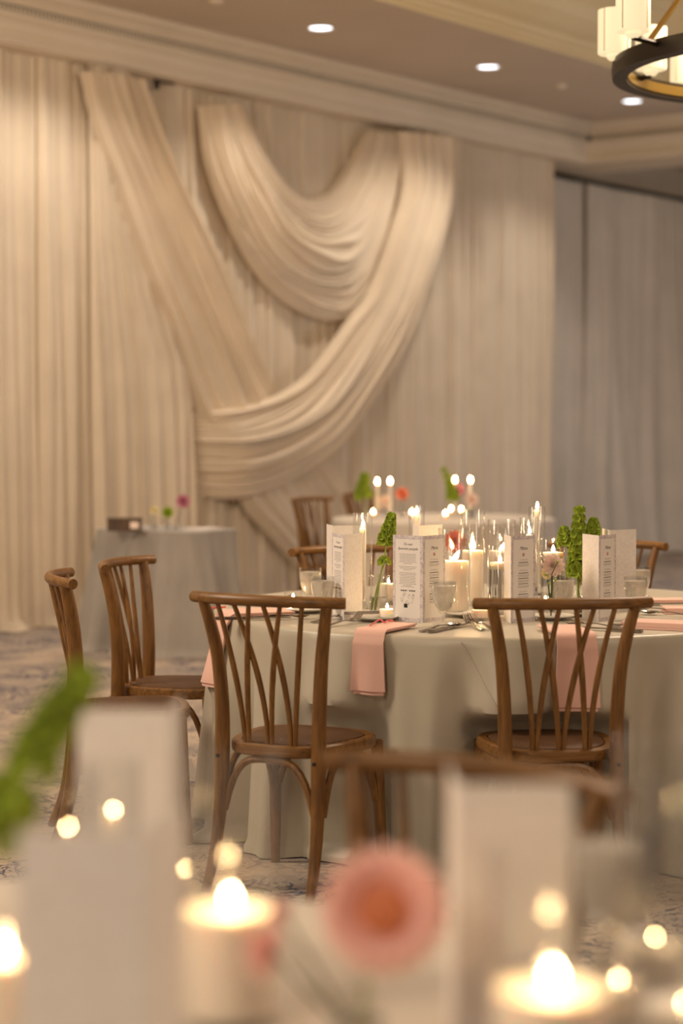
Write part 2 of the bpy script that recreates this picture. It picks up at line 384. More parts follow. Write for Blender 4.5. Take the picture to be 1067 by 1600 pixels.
# downlights
DLN = ['recessed round downlight, leftmost of the three in the soffit', 'recessed round downlight, middle one of the three in the soffit', 'recessed round downlight behind the chandelier ring']
def downlight(p, label, on=True):
    t = thing('recessed_downlight', label, 'downlight', p, 0, 'recessed downlights in the soffit')
    MB().lathe([(.105, .0), (.11, -.008), (.09, -.012), (.08, -.002)], 32).obj('trim_ring', M_crown, t)
    MB().lathe([(0, -.004), (.08, -.004)], 32).obj('lens', M_led, t)
    l = bpy.data.lights.new('downlight_beam', 'SPOT'); l.energy = 70; l.color = (1.0, .89, .77); l.spot_size = math.radians(125); l.spot_blend = .6; l.shadow_soft_size = .08
    lo = bpy.data.objects.new('downlight_beam', l); COL.objects.link(lo); lo.parent = t; lo.location = (0, 0, -.03)
dps = []
for (px, py), lb in zip(((501, 42.5), (762.5, 103.5), (987.5, 157)), DLN):
    p = hitz(px, py, ZS); dps.append(p); downlight(p, lb)
st = dps[1] - dps[0]
for k in (1, 2):   # assumed unseen spots carrying the same row on to the left, above the frame
    l = lamp('assumed_soffit_spot', 'SPOT', dps[0] - st * k + Vector((0, 0, -.04)), 70, (1.0, .89, .77), .08); l.data.spot_size = math.radians(125); l.data.spot_blend = .6
# little ceiling dot upper left
p = hitz(338, 1, ZS)
t = tag(MB().lathe([(0, -.02), (.03, -.02), (.045, -.01), (.05, 0)], 20).obj('sprinkler_cap', M_crown), 'small round sprinkler cap on the soffit at the top edge', 'sprinkler'); t.location = p

l = lamp('side_drape_fill', 'POINT', W(UC + 1.8, 4.5, 2.9), 60, WARM, .4)   # added unseen lamp beyond the beam, brightening the greyish drapes on the right
# ------------------------------------------------------------------ drapes
ZTOP = 3.87
def pleats(u0, u1, wmin, wmax, seed):
    r = random.Random(seed); x = u0; out = []
    while x < u1:
        wd = r.uniform(wmin, wmax); wd = min(wd, u1 - x + 1e-6)
        out.append((x, wd, r.uniform(.45, 1.0), r.uniform(0, 6.28), r.uniform(-.5, .5))); x += wd
    return out
def panel(name, label, px0, px1, nbase, amp, seed, mat_, top=ZTOP, edge1=None, edge0=None, group='cream voile panels of the backdrop', wr=(.05, .13), cat='curtain', sway=.03, u0=None, u1=None, topf=.45):
    u0 = upx(px0) if u0 is None else u0; u1 = upx(px1) if u1 is None else u1
    pl = pleats(0, 1, wr[0] / (u1 - u0), wr[1] / (u1 - u0), seed); nz = 44; m = MB(); cols = []
    for (x, wd, a, ph, dr) in pl:
        K = 9
        for i in range(K): cols.append((x + wd * i / K, i / K, a, ph, dr))
    cols.append((1, 0, .5, 0, 0)); vs = []
    for (x, f, a, ph, dr) in cols:
        for j in range(nz):
            v = j / (nz - 1); z = top * (1 - v)
            A = amp * (topf + (1.2 - topf) * v) * a * (1 + .3 * math.sin(z * 1.3 + ph))
            d = A * (abs(math.sin(PI * f)) ** .8) + .25 * amp * math.sin(2 * PI * x * 2.3 + seed + z * .5) + .12 * amp * math.sin(2 * PI * f * 2 + ph)
            e0 = u0 if edge0 is None else edge0(z); e1 = u1 if edge1 is None else edge1(z)
            uu = e0 + (e1 - e0) * x + sway * dr * v * v + .012 * math.sin(z * 1.1 + ph) * (x > 0) * (x < 1)
            pud = sm(.10, 0, z); n = nbase + d + pud * (.05 + .05 * math.sin(ph + 9 * x))
            vs.append(W(uu, n, max(z, .004 + .01 * pud * abs(math.sin(ph * 3 + f * 5)))))
    fs = [(i * nz + j, i * nz + j + 1, (i + 1) * nz + j + 1, (i + 1) * nz + j) for i in range(len(cols) - 1) for j in range(nz - 1)]
    m.add(vs, fs); o = m.obj(name, mat_, angle=180)
    return tag(o, label, cat, group)
panel('curtain', 'pleated cream drape at the far left edge of the backdrop', -150, 60, .04, .05, 3, M_drape)
panel('curtain', 'pleated cream drape left of the diagonal sash, ending in a dark seam', 50, 131, .07, .05, 5, M_drape)
pts = [(292, 1000), (292, 780), (290, 650), (284, 575), (268, 520), (245, 440), (222, 360), (205, 250), (200, 118)]
ez = [hitwall(a, b, .12) for a, b in pts]
def ledge(z):
    q = sorted((zz, uu) for uu, zz in ez)
    if z <= q[0][0]: return q[0][1]
    for (z0, e0), (z1, e1) in zip(q, q[1:]):
        if z <= z1: return e0 + (e1 - e0) * sm(0, 1, (z - z0) / (z1 - z0)) * 1.0
    return q[-1][1]
panel('curtain', 'pleated cream drape behind the guest book table, overlapped by the diagonal sash', 117, 292, .15, .06, 8, M_drape, edge1=ledge, wr=(.06, .16))
panel('curtain', 'rear cream drape seen between the sash and the upper swag', 200, 400, .0, .07, 13, M_drape)
panel('curtain', 'rear cream drape seen inside and below the upper swag', 396, 562, .01, .07, 17, M_drape)
panel('curtain', 'rear cream drape behind the tail of the big swag', 558, 706, .0, .07, 19, M_drape)
panel('curtain', 'cream drape at the right end of the backdrop', 698, 849, .04, .065, 23, M_drape)
panel('curtain', 'narrow greyish drape just right of the cream backdrop', 845, 908, -.30, .06, 29, M_greydrape, top=3.80, group='greyish drapes on the right', topf=.15, u0=upx(850, -.3) - .5, u1=upx(908, -.3))
panel('curtain', 'wide greyish drape at the right edge, lit bluish near the floor', 908, 1120, -.27, .15, 31, M_greydrape, top=3.80, group='greyish drapes on the right', wr=(.12, .40), sway=.35, topf=.08, u0=upx(905, -.3), u1=upx(1150, -.3))
# pipes the drapes hang from
def pipe(u0, u1, n, z, label):
    t = thing('drape_pipe', label, 'pipe')
    MB().tube([W(u0, n, z), W(u1, n, z)], .022, 10).obj('pipe', M_rod, t); return t
t = pipe(-1.5, upx(849), -.04, 3.845, 'dark pipe carrying the cream backdrop under the crown moulding')
for px in (231, 620):
    u = upx(px); MB().tube([W(u, .10, 3.80), W(u, .10, 3.87)], .02, 8).tube([W(u - .03, .10, 3.865), W(u + .18, .10, 3.865)], .012, 8).obj('bracket', M_rod, t)
pipe(upx(851, -.25), upx(1150, -.3), -.20, 3.805, 'dark pipe carrying the greyish drapes on the right')

def swag(label, up_px, lo_px, n0, bulge, K, amp, seed, nfun=None, fade=None):
    ns, nt = 110, 150; r = random.Random(seed)
    A = [Vector((*hitwall(a, b, n0 + bulge * .5), 0)) for a, b in up_px]; B = [Vector((*hitwall(a, b, n0 + bulge * .5), 0)) for a, b in lo_px]
    A = spline(A, ns); B = spline(B, ns)
    ws = [r.uniform(.5, 1.5) for _ in range(K)]; tot = sum(ws); bnd = [0]
    for x in ws: bnd.append(bnd[-1] + x / tot)
    ph = [r.uniform(0, 6.28) for _ in range(K)]; am = [r.uniform(.5, 1.15) for _ in range(K)]; fr = [r.uniform(.6, 2.2) for _ in range(K)]
    m = MB(); vs = []
    for i in range(ns):
        s = i / (ns - 1)
        for j in range(nt):
            t = j / (nt - 1)
            tw = t + .035 * math.sin(PI * t) * math.sin(2 * PI * (s * 1.1 + t * 1.7) + seed) + .015 * math.sin(PI * t) * math.sin(2 * PI * (s * 2.7 + t * 3) + 2 * seed)
            tw = max(0, min(.9999, tw)); k = 0
            while bnd[k + 1] < tw: k += 1
            f = (tw - bnd[k]) / (bnd[k + 1] - bnd[k])
            a_ = am[k] * (.65 + .35 * math.sin(fr[k] * PI * s + ph[k])) * math.sqrt(ws[k])
            d = amp * a_ * (math.sin(PI * f) ** .75) + .22 * amp * math.sin(2 * PI * f * 2 + ph[k] + 3 * s)
            p = A[i].lerp(B[i], t)
            nn = (nfun(s, t) if nfun else n0) + bulge * math.sin(PI * t) * (.4 + .6 * math.sin(PI * s)) + d
            if fade:
                q_ = 1 - .55 * sm(fade[0], fade[1], s); base_ = nfun(s, t); nn = base_ + (nn - base_) * q_
            lip = sm(.03, 0, min(t, 1 - t)); nn -= lip * .03
            vs.append(W(p.x, nn, p.y))
    fs = [(i * nt + j, (i + 1) * nt + j, (i + 1) * nt + j + 1, i * nt + j + 1) for i in range(ns - 1) for j in range(nt - 1)]
    m.add(vs, fs); return tag(m.obj('draped_swag', M_swag, angle=180), label, 'swag', 'swags draped over the backdrop')
swag('long diagonal cream sash running from the top left down behind the big swag',
     [(215, 126), (248, 215), (285, 305), (342, 418), (398, 541), (440, 615), (513, 712), (565, 785), (620, 870), (660, 950)],
     [(129, 112), (150, 205), (178, 285), (224, 423), (269, 525), (312, 640), (384, 785), (425, 835), (475, 895), (520, 970)],
     .16, .05, 9, .065, 4, nfun=lambda s, t: .20 - .05 * sm(.3, .6, s))
swag('upper swooping cream swag with a deep curve between its two pinned ends',
     [(385, 163), (405, 205), (428, 250), (458, 290), (490, 309), (522, 301), (548, 268), (567, 232), (582, 203)],
     [(319, 165), (330, 250), (360, 335), (405, 420), (450, 468), (505, 498), (556, 495), (610, 400), (650, 218)],
     .13, .10, 12, .06, 7)
swag('big lower cream swag sweeping from top right down to the left drape',
     [(628, 205), (632, 290), (612, 365), (576, 460), (541, 508), (488, 579), (442, 614), (386, 634), (330, 641), (272, 640)],
     [(722, 220), (714, 290), (692, 372), (664, 455), (640, 522), (590, 612), (530, 700), (450, 757), (360, 781), (272, 750)],
     .20, .12, 10, .07, 9, nfun=lambda s, t: .24 - .28 * sm(.84, .95, s), fade=(.84, .95))

# ------------------------------------------------------------------ chandelier
def chandelier():
    D = 8.2; p = atd(1276, 104, D); R = .80
    t = thing('chandelier', 'dark bronze ring chandelier with glowing cream cylinder shades', 'chandelier', p)
    sec = [(R - .03, -.035), (R + .03, -.035), (R + .034, 0), (R + .03, .035), (R - .03, .035), (R - .03, -.035)]
    MB().lathe(sec, 96).obj('ring', M_bronze, t, angle=30)
    MB().lathe([(R - .031, -.022), (R - .036, -.02), (R - .036, .02), (R - .031, .022)], 96).obj('inner_band', M_brass, t, angle=30)
    shade = MB().lathe([(.0, .018), (.062, .018), (.067, .024), (.067, .198), (.062, .20), (.0, .197)], 28).mesh('shade', M_shade)
    cup = MB().lathe([(0, -.006), (.02, -.005), (.032, .008), (.03, .018), (0, .018)], 20).mesh('cup', M_shade)
    seam = MB()
    for a in range(4):
        seam.tube([(.068 * math.cos(a * PI / 2 + .8), .068 * math.sin(a * PI / 2 + .8), .024), (.068 * math.cos(a * PI / 2 + .8), .068 * math.sin(a * PI / 2 + .8), .199)], .0016, 6)
    seam = seam.mesh('seam', M_brass)
    n = 12
    for k in range(n):
        a = math.radians(180) + 2 * PI * k / n; rs = (.83, .95, .83, .72)[k % 4]; q = (rs * math.cos(a), rs * math.sin(a), .03)
        MB().tube([(R * math.cos(a), R * math.sin(a), .01), (rs * math.cos(a) + .001, rs * math.sin(a), .028)], .012, 8).obj('bracket', M_bronze, t)
        s_ = inst('shade', shade, t, q); inst('cup', cup, s_, (0, 0, 0)); inst('seam', seam, s_, (0, 0, 0))
    MB().lathe([(0, 0), (.06, 0), (.07, .03), (.03, .08), (.02, .12), (0, .12)], 20).obj('hub', M_brass, t).location = (0, 0, .98)
    for k in range(4):
        a = math.radians(200) + PI / 2 * k
        MB().tube([(R * math.cos(a), R * math.sin(a), .02), (.05 * math.cos(a), .05 * math.sin(a), 1.0)], .012, 10).obj('rod', M_brass, t)
    MB().tube([(0, 0, 1.08), (0, 0, ZS + .56 - p.z)], .012, 8).obj('stem', M_brass, t)
    l = bpy.data.lights.new('chandelier_glow', 'POINT'); l.energy = 190; l.color = WARM; l.shadow_soft_size = .3
    lo = bpy.data.objects.new('chandelier_glow', l); COL.objects.link(lo); lo.parent = t; lo.location = (0, 0, .62)
chandelier()

# ------------------------------------------------------------------ chairs
def chair_proto():
    t = thing('dining_chair', '', 'chair')
    # bent top rail
    P = []
    for i in range(25):
        s = -1 + 2 * i / 24; P.append((.26 * s, -.190 - .075 * (1 - abs(s) ** 2.2), .885 - .004 * s * s))
    MB().tube(P, .0175, 14, up=(0, 0, 1)).obj('top_rail', M_woodx, t, angle=50)
    railY = lambda x: -.190 - .075 * (1 - abs(x / .26) ** 2.2)
    zz = [0, .12, .28, .42, .56, .70, .80, .875]
    for sg in (-1, 1):
        ys = [-.262, -.215, -.188, -.182, -.179, -.186, -.200, -.216]; xs = [.178, .172, .167, .166, .168, .178, .195, .212]
        rr = [.015, .018, .022, .0235, .0225, .021, .0195, .017]
        pt = spline([Vector((sg * x, y, z)) for x, y, z in zip(xs, ys, zz)], 22); rr2 = [r.x for r in spline([Vector((r, 0, 0)) for r in rr], 22)]
        MB().tube(pt, rr2, 12, up=(0, 1, 0), squash=(1.12, .92)).obj('leg', M_wood, t, angle=50)
        # front leg
        pt = [(sg * .182, .165, .425), (sg * .185, .172, .25), (sg * .19, .18, .1), (sg * .197, .19, 0)]
        MB().tube(pt, [.019, .019, .017, .014], 12).obj('leg', M_wood, t)
        MB().lathe([(0, 0), (.006, 0), (.006, .004), (0, .006)], 10).obj('screw', M_screw, t)
        o = kids(t)[-1] if False else None
    for o in kids(t):
        if o.name.startswith('screw'):
            pass
    sc = [o for o in kids(t) if o.name.startswith('screw')]
    for o, sg in zip(sc, (-1, 1)): o.location = (sg * .166, -.208, .405); o.rotation_euler = (PI / 2, 0, 0)
    # spindles
    top = [-.145, -.08, -.024, .024, .08, .145]; bot = [-.086, -.007, -.072, .072, .007, .086]
    for q, (xt, xb) in enumerate(zip(top, bot)):
        P = []; off = .006 if q in (1, 3, 5) else -.006
        for i in range(13):
            s = i / 12; x = xb + (xt - xb) * s ** 1.7; yb = -.172 - .008; y = yb + (railY(xt) - yb) * (s ** 1.5) + off * math.sin(PI * s)
            P.append((x, y, .44 + .435 * s))
        MB().tube(P, [.0095 - .0022 * abs(2 * i / 12 - 1) for i in range(13)], 8).obj('spindle', M_wood, t)
    # seat frame and woven pad
    def outline(a, k):
        c, s = math.cos(a), math.sin(a); p = 2.0 / 3.0
        x = math.copysign(abs(c) ** p, c); y = math.copysign(abs(s) ** p, s)
        wd = .198 + .027 * y; return x * wd * k, y * .205 * k + .0
    def loop(prof, seg=48):
        m = MB(); vs = []; fs = []
        for k, z in prof:
            for i in range(seg):
                x, y = outline(2 * PI * i / seg, k); vs.append((x, y, z))
        for j in range(len(prof) - 1):
            for i in range(seg):
                i2 = (i + 1) % seg; fs.append((j * seg + i, j * seg + i2, (j + 1) * seg + i2, (j + 1) * seg + i))
        fs.append(tuple((len(prof) - 1) * seg + i for i in range(seg))); fs.append(tuple(range(seg))[::-1]); return m.add(vs, fs)
    loop([(.97, .412), (1.0, .417), (1.01, .43), (1.0, .444), (.97, .449), (.86, .447), (.85, .442)]).obj('seat_frame', M_woodx, t, angle=35)
    loop([(.845, .442), (.84, .449), (.78, .4535), (.5, .457), (.2, .458)]).obj('seat_pad', M_rattan, t, angle=60)
    # bent braces
    def arch(a, b, h0, name='brace'):
        a = Vector(a); b = Vector(b); P = []
        for i in range(17):
            s = -1 + 2 * i / 16; x = s * abs(s) ** -.0 if s else 0
            q = abs(s); z = h0 + (.402 - h0) * (1 - q ** 3.2); pos = a.lerp(b, .5 + .5 * math.copysign(q ** .8, s)); P.append((pos.x, pos.y, z))
        MB().tube(P, .0115, 8).obj(name, M_wood, t)
    arch((-.155, -.187, 0), (.155, -.187, 0), .24)
    arch((-.172, .168, 0), (.172, .168, 0), .26)
    arch((-.172, -.165, 0), (-.182, .155, 0), .24); arch((.172, -.165, 0), (.182, .155, 0), .24)
    return t
proto = chair_proto()
TC = Vector((.57, 7.06, 0)); TR = 1.02
specs = [  # rail centre (X, D), facing
 ((-.935, 6.70), (.98, .15), 'oak chair nearest the left edge, seen side on behind the blurred leaf', 'chairs at the middle round table'),
 ((-.805, 7.36), (.97, -.24), 'oak chair at the left of the middle table, before the guest book table', 'chairs at the middle round table'),
 ((-.228, 5.86), (.47, .88), 'oak chair in sharp focus at the left front of the middle table', 'chairs at the middle round table'),
 ((.648, 5.76), (-.10, .995), 'oak chair seen square from behind at the right front of the middle table', 'chairs at the middle round table'),
 ((.02, 8.14), (.45, -.89), 'oak chair on the far side of the middle table behind the left menus', 'chairs at the middle round table'),
 ((1.14, 8.50), (-.37, -.93), 'oak chair on the far side of the middle table behind the tall green bells', 'chairs at the middle round table'),
 ((.195, 2.945), (-.563, -.827), 'blurred oak chair close to the camera on the far side of the front table', None),
 ((-.21, 13.5), (.87, -.5), 'small blurred oak chair at the left of the distant table', 'chairs at the distant table'),
 ((.124, 14.35), (.90, -.43), 'small blurred oak chair tucked behind the distant table', 'chairs at the distant table'),
]
seats = []
for i, ((x, d), f, lb, gp) in enumerate(specs):
    o = proto if i == 0 else copy_tree(proto)
    fv = Vector((f[0], f[1], 0)).normalized(); c = Vector((x, d, 0)) + fv * .212
    o.location = c; o.rotation_euler = (0, 0, math.atan2(-fv.x, fv.y)); tag(o, lb, 'chair')
    if gp: o['group'] = gp
    elif 'group' in o: del o['group']
    seats.append(c)

# ------------------------------------------------------------------ tablecloths
def smin_hit(C, az, c, r):
    d = Vector((math.cos(az), math.sin(az), 0)); v = Vector((c.x - C.x, c.y - C.y, 0)); b = v.dot(d); q = v.length_squared - b * b
    if b <= 0: return 9
    return b - math.sqrt(max(0, r * r - q)) + 2.2 * max(0, math.sqrt(q) - r)
def cloth_fn(C, R, Ht, folds, amp, seed, push=()):
    r = random.Random(seed); F_ = [(folds, r.uniform(0, 6.28), 1.0), (folds * 2 + 1, r.uniform(0, 6.28), .35), (max(3, folds // 2), r.uniform(0, 6.28), .7)]
    def rad(az, z):
        v = 1 - z / Ht; A = amp * (max(0, v - .03)) ** .95
        w_ = sum(a * math.sin(n * az + p + .5 * math.sin(2 * az + p)) for n, p, a in F_)
        w_ = 1 - abs(w_ * .75) ** 1.1 if False else w_
        rr = R + .004 + .045 * v + A * w_
        k = sm(.53, .455, z)
        if k > 0:
            for c in push:
                h = smin_hit(C, az, c, .275)
                if h < 3: a_, b_ = rr, h - .01; mn = -math.log(math.exp(-40 * a_) + math.exp(-40 * b_)) / 40; rr = rr + (mn - rr) * k
        return rr
    return rad
def az_quick(px):
    return min((abs(CX + F * (TC.x + TR * math.cos(-PI * i / 2000)) / (TC.y + TR * math.sin(-PI * i / 2000)) - px), -PI * i / 2000) for i in range(300, 1700))[1]
def round_cloth(label, C, R, mat_, folds, amp, seed, push=(), group=None, Ht=TZ, cat='tablecloth'):
    rad = cloth_fn(C, R, Ht, folds, amp, seed, push); nseg = 320; zs = [Ht, Ht, Ht - .001, Ht - .005, Ht - .012] + [Ht - .012 - (Ht - .016) * (i / 34) for i in range(1, 35)]
    vs = [(C.x, C.y, Ht)]; fs = []
    rings = []
    for j, z in enumerate(zs):
        row = []
        for k in range(nseg):
            az = 2 * PI * k / nseg
            if j == 0: rr = R * .6
            elif j == 1: rr = R - .012
            elif j == 2: rr = R - .005
            elif j == 3: rr = R
            else:
                rr = rad(az, z)
                if z < .03: rr += .02 + .02 * math.sin(11 * az)
            row.append(len(vs)); vs.append((C.x + rr * math.cos(az), C.y + rr * math.sin(az), z))
        rings.append(row)
    for k in range(nseg): fs.append((0, rings[0][k], rings[0][(k + 1) % nseg]))
    for a, b in zip(rings, rings[1:]):
        for k in range(nseg): fs.append((a[k], b[k], b[(k + 1) % nseg], a[(k + 1) % nseg]))
    return tag(MB().add(vs, fs).obj('tablecloth', mat_, angle=60), label, cat, group), rad
midcloth, RAD = round_cloth('long sage grey tablecloth over the round middle table', TC, TR, M_sage, 21, .10, 5, seats[:6])
P = []
a0_, a1_ = az_quick(722), az_quick(806)
for i in range(16):
    s_ = i / 15; az = a0_ + (a1_ - a0_) * s_; z = .735 - .29 * s_; r_ = RAD(az, z) + .0008; P.append((TC.x + r_ * math.cos(az), TC.y + r_ * math.sin(az), z))
MB().tube(P, .0022, 6).obj('stitched_seam', M_sage, midcloth)
FC = Vector((-.55, 1.83, 0))
fcloth, RADF = round_cloth('blurred pale tablecloth over the round front table', FC, 1.02, M_front, 17, .05, 8, [seats[6]])
BC = Vector((.70, 13.6, 0))
bcloth, RADB = round_cloth('pale tablecloth over the distant round table', BC, .76, M_front, 15, .05, 2, seats[7:])
# guest book table: small rectangle, corner to the camera
def rect_cloth():
    K = Vector((-.927, 11.83, 0)); ax = E.copy(); ay = -N.copy(); Lx, Ly, Ht = .50, .76, TZ; rc = .05
    C = K + ax * Lx / 2 + ay * Ly / 2
    path = []
    for cx, cy, a0 in ((Lx / 2 - rc, Ly / 2 - rc, 0), (-Lx / 2 + rc, Ly / 2 - rc, PI / 2), (-Lx / 2 + rc, -Ly / 2 + rc, PI), (Lx / 2 - rc, -Ly / 2 + rc, 1.5 * PI)):
        for i in range(10):
            a = a0 + PI / 2 * i / 9; path.append((Vector((cx + rc * math.cos(a), cy + rc * math.sin(a), 0)), Vector((math.cos(a), math.sin(a), 0))))
    den = []
    for i, (p, nn) in enumerate(path):
        q, n2 = path[(i + 1) % len(path)]; den.append((p, nn)); d = (q - p).length; k = int(d / .02)
        for j in range(1, k): den.append((p.lerp(q, j / k), nn.lerp(n2, j / k).normalized()))
    zs = [Ht] * 1 + [Ht - .004, Ht - .012] + [Ht - .012 - (Ht - .014) * i / 26 for i in range(1, 27)]; n = len(den); vs = [C + Vector((0, 0, Ht))]; fs = []
    acc = 0; cum = []
    for i, (p, nn) in enumerate(den): cum.append(acc); acc += (den[(i + 1) % n][0] - p).length
    for j, z in enumerate(zs):
        v = 1 - z / Ht
        for i, (p, nn) in enumerate(den):
            s = cum[i] / acc * 2 * PI; wv = math.sin(9 * s + 1) + .5 * math.sin(21 * s) + .6 * math.sin(5 * s + 2)
            o = (-.006 if j == 0 else 0) + .12 * v ** 1.1 + .05 * v ** .8 * wv + (.03 * sm(.04, 0, z))
            q = p + nn * o; vs.append(C + ax * q.x + ay * q.y + Vector((0, 0, z)))
    for i in range(n): fs.append((0, 1 + i, 1 + (i + 1) % n))
    for j in range(len(zs) - 1):
        for i in range(n): fs.append((1 + j * n + i, 1 + (j + 1) * n + i, 1 + (j + 1) * n + (i + 1) % n, 1 + j * n + (i + 1) % n))
    return tag(MB().add(vs, fs).obj('tablecloth', M_grey, angle=60), 'pale grey tablecloth over the small guest book table by the drapes', 'tablecloth')
rect_cloth()

# ------------------------------------------------------------------ candles and glass
def flame_mesh(h=.026, r=.0062):
    prof = []
    for i in range(11):
        s = i / 10; prof.append((r * math.sin(PI * s ** .62) ** .9 * (1 - .25 * s) if 0 < i < 10 else 0, h * s))
    return MB().lathe(prof, 12).mesh('flame', M_flame)
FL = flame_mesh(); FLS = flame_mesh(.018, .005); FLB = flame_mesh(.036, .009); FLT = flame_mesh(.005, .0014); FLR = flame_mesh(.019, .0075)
def shell(prof_out, thick, seg=40):
    """closed glass vessel from outer profile going up"""
    inner = [(max(r - thick, 0), z) for r, z in prof_out if z > thick * 2][::-1]
    return prof_out + inner + [(0, thick * 2)]
def cyl_glass(t, r, h, name='glass_cylinder', thick=.0028):
    return MB().lathe([(0, .0), (r, .0), (r, .004), (r, h - .002), (r - thick * .5, h), (r - thick, h - .002), (r - thick, .012), (0, .012)], 40).obj(name, M_glass, t, angle=50)
def pillar(t, r, h, z0=.0125, fl=None, tilt=0):
    w_ = MB().lathe([(0, z0), (r, z0), (r, z0 + h - .006), (r * .97, z0 + h), (r * .8, z0 + h - .004), (r * .25, z0 + h - .008), (0, z0 + h - .008)], 32).obj('wax', M_wax, t, angle=50)
    MB().tube([(0, 0, z0 + h - .01), (.001, 0, z0 + h + .001), (.003, 0, z0 + h + .006)], .001, 6).obj('wick', M_wick, w_)
    inst('flame', fl or FL, w_, (.002, 0, z0 + h + .005), (0, tilt, 0)); return w_
def candle_cyl(p, r, h, wr, wh, label, kind='pillar', group='candles in glass cylinders on the middle table', fl=None, tilt=0):
    t = thing('candle_in_glass_cylinder', label, 'candle', p, 0, group); cyl_glass(t, r, h)
    if kind == 'pillar': pillar(t, wr, wh, fl=fl, tilt=tilt)
    elif kind == 'taper':
        MB().lathe([(0, .012), (.02, .012), (.02, .018), (.014, .03), (.014, .04), (0, .04)], 20).obj('candle_cup', M_glassT, t)
        pillar(t, .0098, wh - .03, .041, fl=fl)
    else:   # floating
        MB().lathe([(0, .0125), (r - .0031, .0125), (r - .0031, wh), (0, wh)], 40).obj('water', M_water, t, angle=50)
        f = MB().lathe([(0, wh - .012), (wr * .8, wh - .010), (wr, wh + .006), (wr, wh + .012), (wr * .9, wh + .012), (0, wh + .009)], 28).obj('wax', M_wax, t)
        inst('flame', fl or FL, f, (0, 0, wh + .012)); MB().tube([(0, 0, wh + .008), (0, 0, wh + .016)], .001, 6).obj('wick', M_wick, f)
    return t
def at(px, D): 
    p = atd(px, 700, D); return Vector((p.x, p.y, TZ + .0005))
G_ = 'candles in glass cylinders on the middle table'
candle_cyl(at(566.5, 6.86), .034, .345, 0, .28, 'tall taper candle in a narrow glass cylinder, leftmost on the middle table', 'taper')
candle_cyl(at(651, 7.45), .030, .345, 0, .30, 'taper candle in a narrow cylinder behind the favorite people card', 'taper')
candle_cyl(at(709.5, 6.80), .056, .295, .0505, .17, 'fattest pillar candle in a wide glass cylinder behind the water goblet', 'pillar', fl=FLB, tilt=.5)
candle_cyl(at(739, 7.12), .043, .345, .0385, .185, 'white pillar candle in the tallest wide cylinder, right of the fattest candle', 'pillar', fl=FLB)
candle_cyl(at(784, 7.33), .052, .30, .047, .17, 'pillar candle in a wide cylinder half hidden behind the floating candle', 'pillar', tilt=.3)
candle_cyl(at(782, 6.66), .043, .245, .034, .175, 'floating candle on water in the short cylinder left of the menu card', 'float')
candle_cyl(at(827, 6.98), .034, .325, 0, .25, 'taper candle in a cylinder rising behind the middle menu card', 'taper')
candle_cyl(at(839, 7.40), .032, .345, 0, .32, 'farthest tall taper cylinder behind the middle menu card', 'taper')
candle_cyl(at(865, 6.95), .046, .25, .036, .19, 'floating candle in the cylinder behind the pale pink dahlia', 'float')
def votive(p, label, r=.033, h=.065, wh=.035, group='votive candles on the middle table', s=1):
    t = thing('votive_candle', label, 'candle', p, 0, group)
    MB().lathe([(0, 0), (r * .85, 0), (r * .9, .003), (r, h), (r - .003, h), (r * .86, .008), (0, .008)], 28).obj('holder', M_glass, t, angle=50)
    w_ = MB().lathe([(0, .009), (r * .78, .009), (r * .85, wh), (r * .7, wh - .001), (0, wh - .003)], 24).obj('wax', M_wax, t)
    inst('flame', {1: FLS, 2: FL, 3: FLT}[s], w_, (0, 0, wh + .002)); MB().tube([(0, 0, wh - .004), (0, 0, wh + .004)], .0008, 6).obj('wick', M_wick, w_); return t
votive(tp(605, 968), 'small votive candle beside the left edge of the favorite people card')
votive(tp(750, 969), 'small votive candle by the left tip of the right front chair rail')
votive(tp(458, 951), 'small votive candle seen just above the left front chair rail')
votive(tp(607, 944), 'votive candle farther back behind the green stems, beside the card', r=.038, h=.11, wh=.075)
votive(tp(852, 955), 'votive candle behind the right front chair rail under the dahlia')

# ------------------------------------------------------------------ goblets, shakers, plates, cutlery
gob = [(0, 0), (.034, 0), (.036, .003), (.02, .008), (.008, .014), (.0065, .022), (.009, .034), (.016, .042), (.028, .058), (.036, .082), (.0395, .11), (.0395, .142)]
def goblet(p, label, group='water goblets on the middle table', s=1.0, water=True):
    t = thing('water_goblet', label, 'glass', p, 0, group); t.scale = (s, s, s)
    inner = [(.0378, .142), (.0378, .11), (.034, .083), (.026, .060), (.012, .046), (0, .044)]
    MB().lathe(gob + inner, 36).obj('bowl', M_glassT, t, angle=50)
    if water: MB().lathe([(0, .0455), (.0115, .0475), (.0255, .061), (.0335, .084), (.0372, .11), (.0373, .128), (0, .128)], 32).obj('ice_water', M_ice, t, angle=50)
    return t
goblet(at(484.5, 7.02), 'water goblet left of the menu cards, the farther of the two')
goblet(at(504.5, 6.62), 'water goblet left of the menu cards, the nearer of the two')
goblet(at(694, 6.42), 'stemmed water goblet in front of the right edge of the favorite people card')
goblet(at(879.5, 6.62), 'water goblet between the pale dahlia and the pepper shaker')
goblet(at(994.5, 6.62), 'water goblet at the right of the rightmost cards')
goblet(at(1001, 7.1), 'water goblet peeking over the rightmost goblet')
def shaker(p, label):
    t = thing('pepper_shaker', label, 'shaker', p)
    MB().lathe([(0, 0), (.016, 0), (.018, .004), (.014, .045), (.0125, .047), (.0125, .004), (0, .003)], 16).obj('jar', M_glassT, t)
    MB().lathe([(0, .004), (.012, .004), (.0115, .034), (0, .034)], 16).obj('pepper', mat('pepper', srgb(90, 76, 62), .9), t)
    MB().lathe([(.014, .046), (.0145, .052), (.012, .062), (.005, .069), (0, .070), (0, .046)], 16).obj('cap', M_silver, t)
shaker(at(909, 6.70), 'small pepper shaker with a silver cap below the green bells')
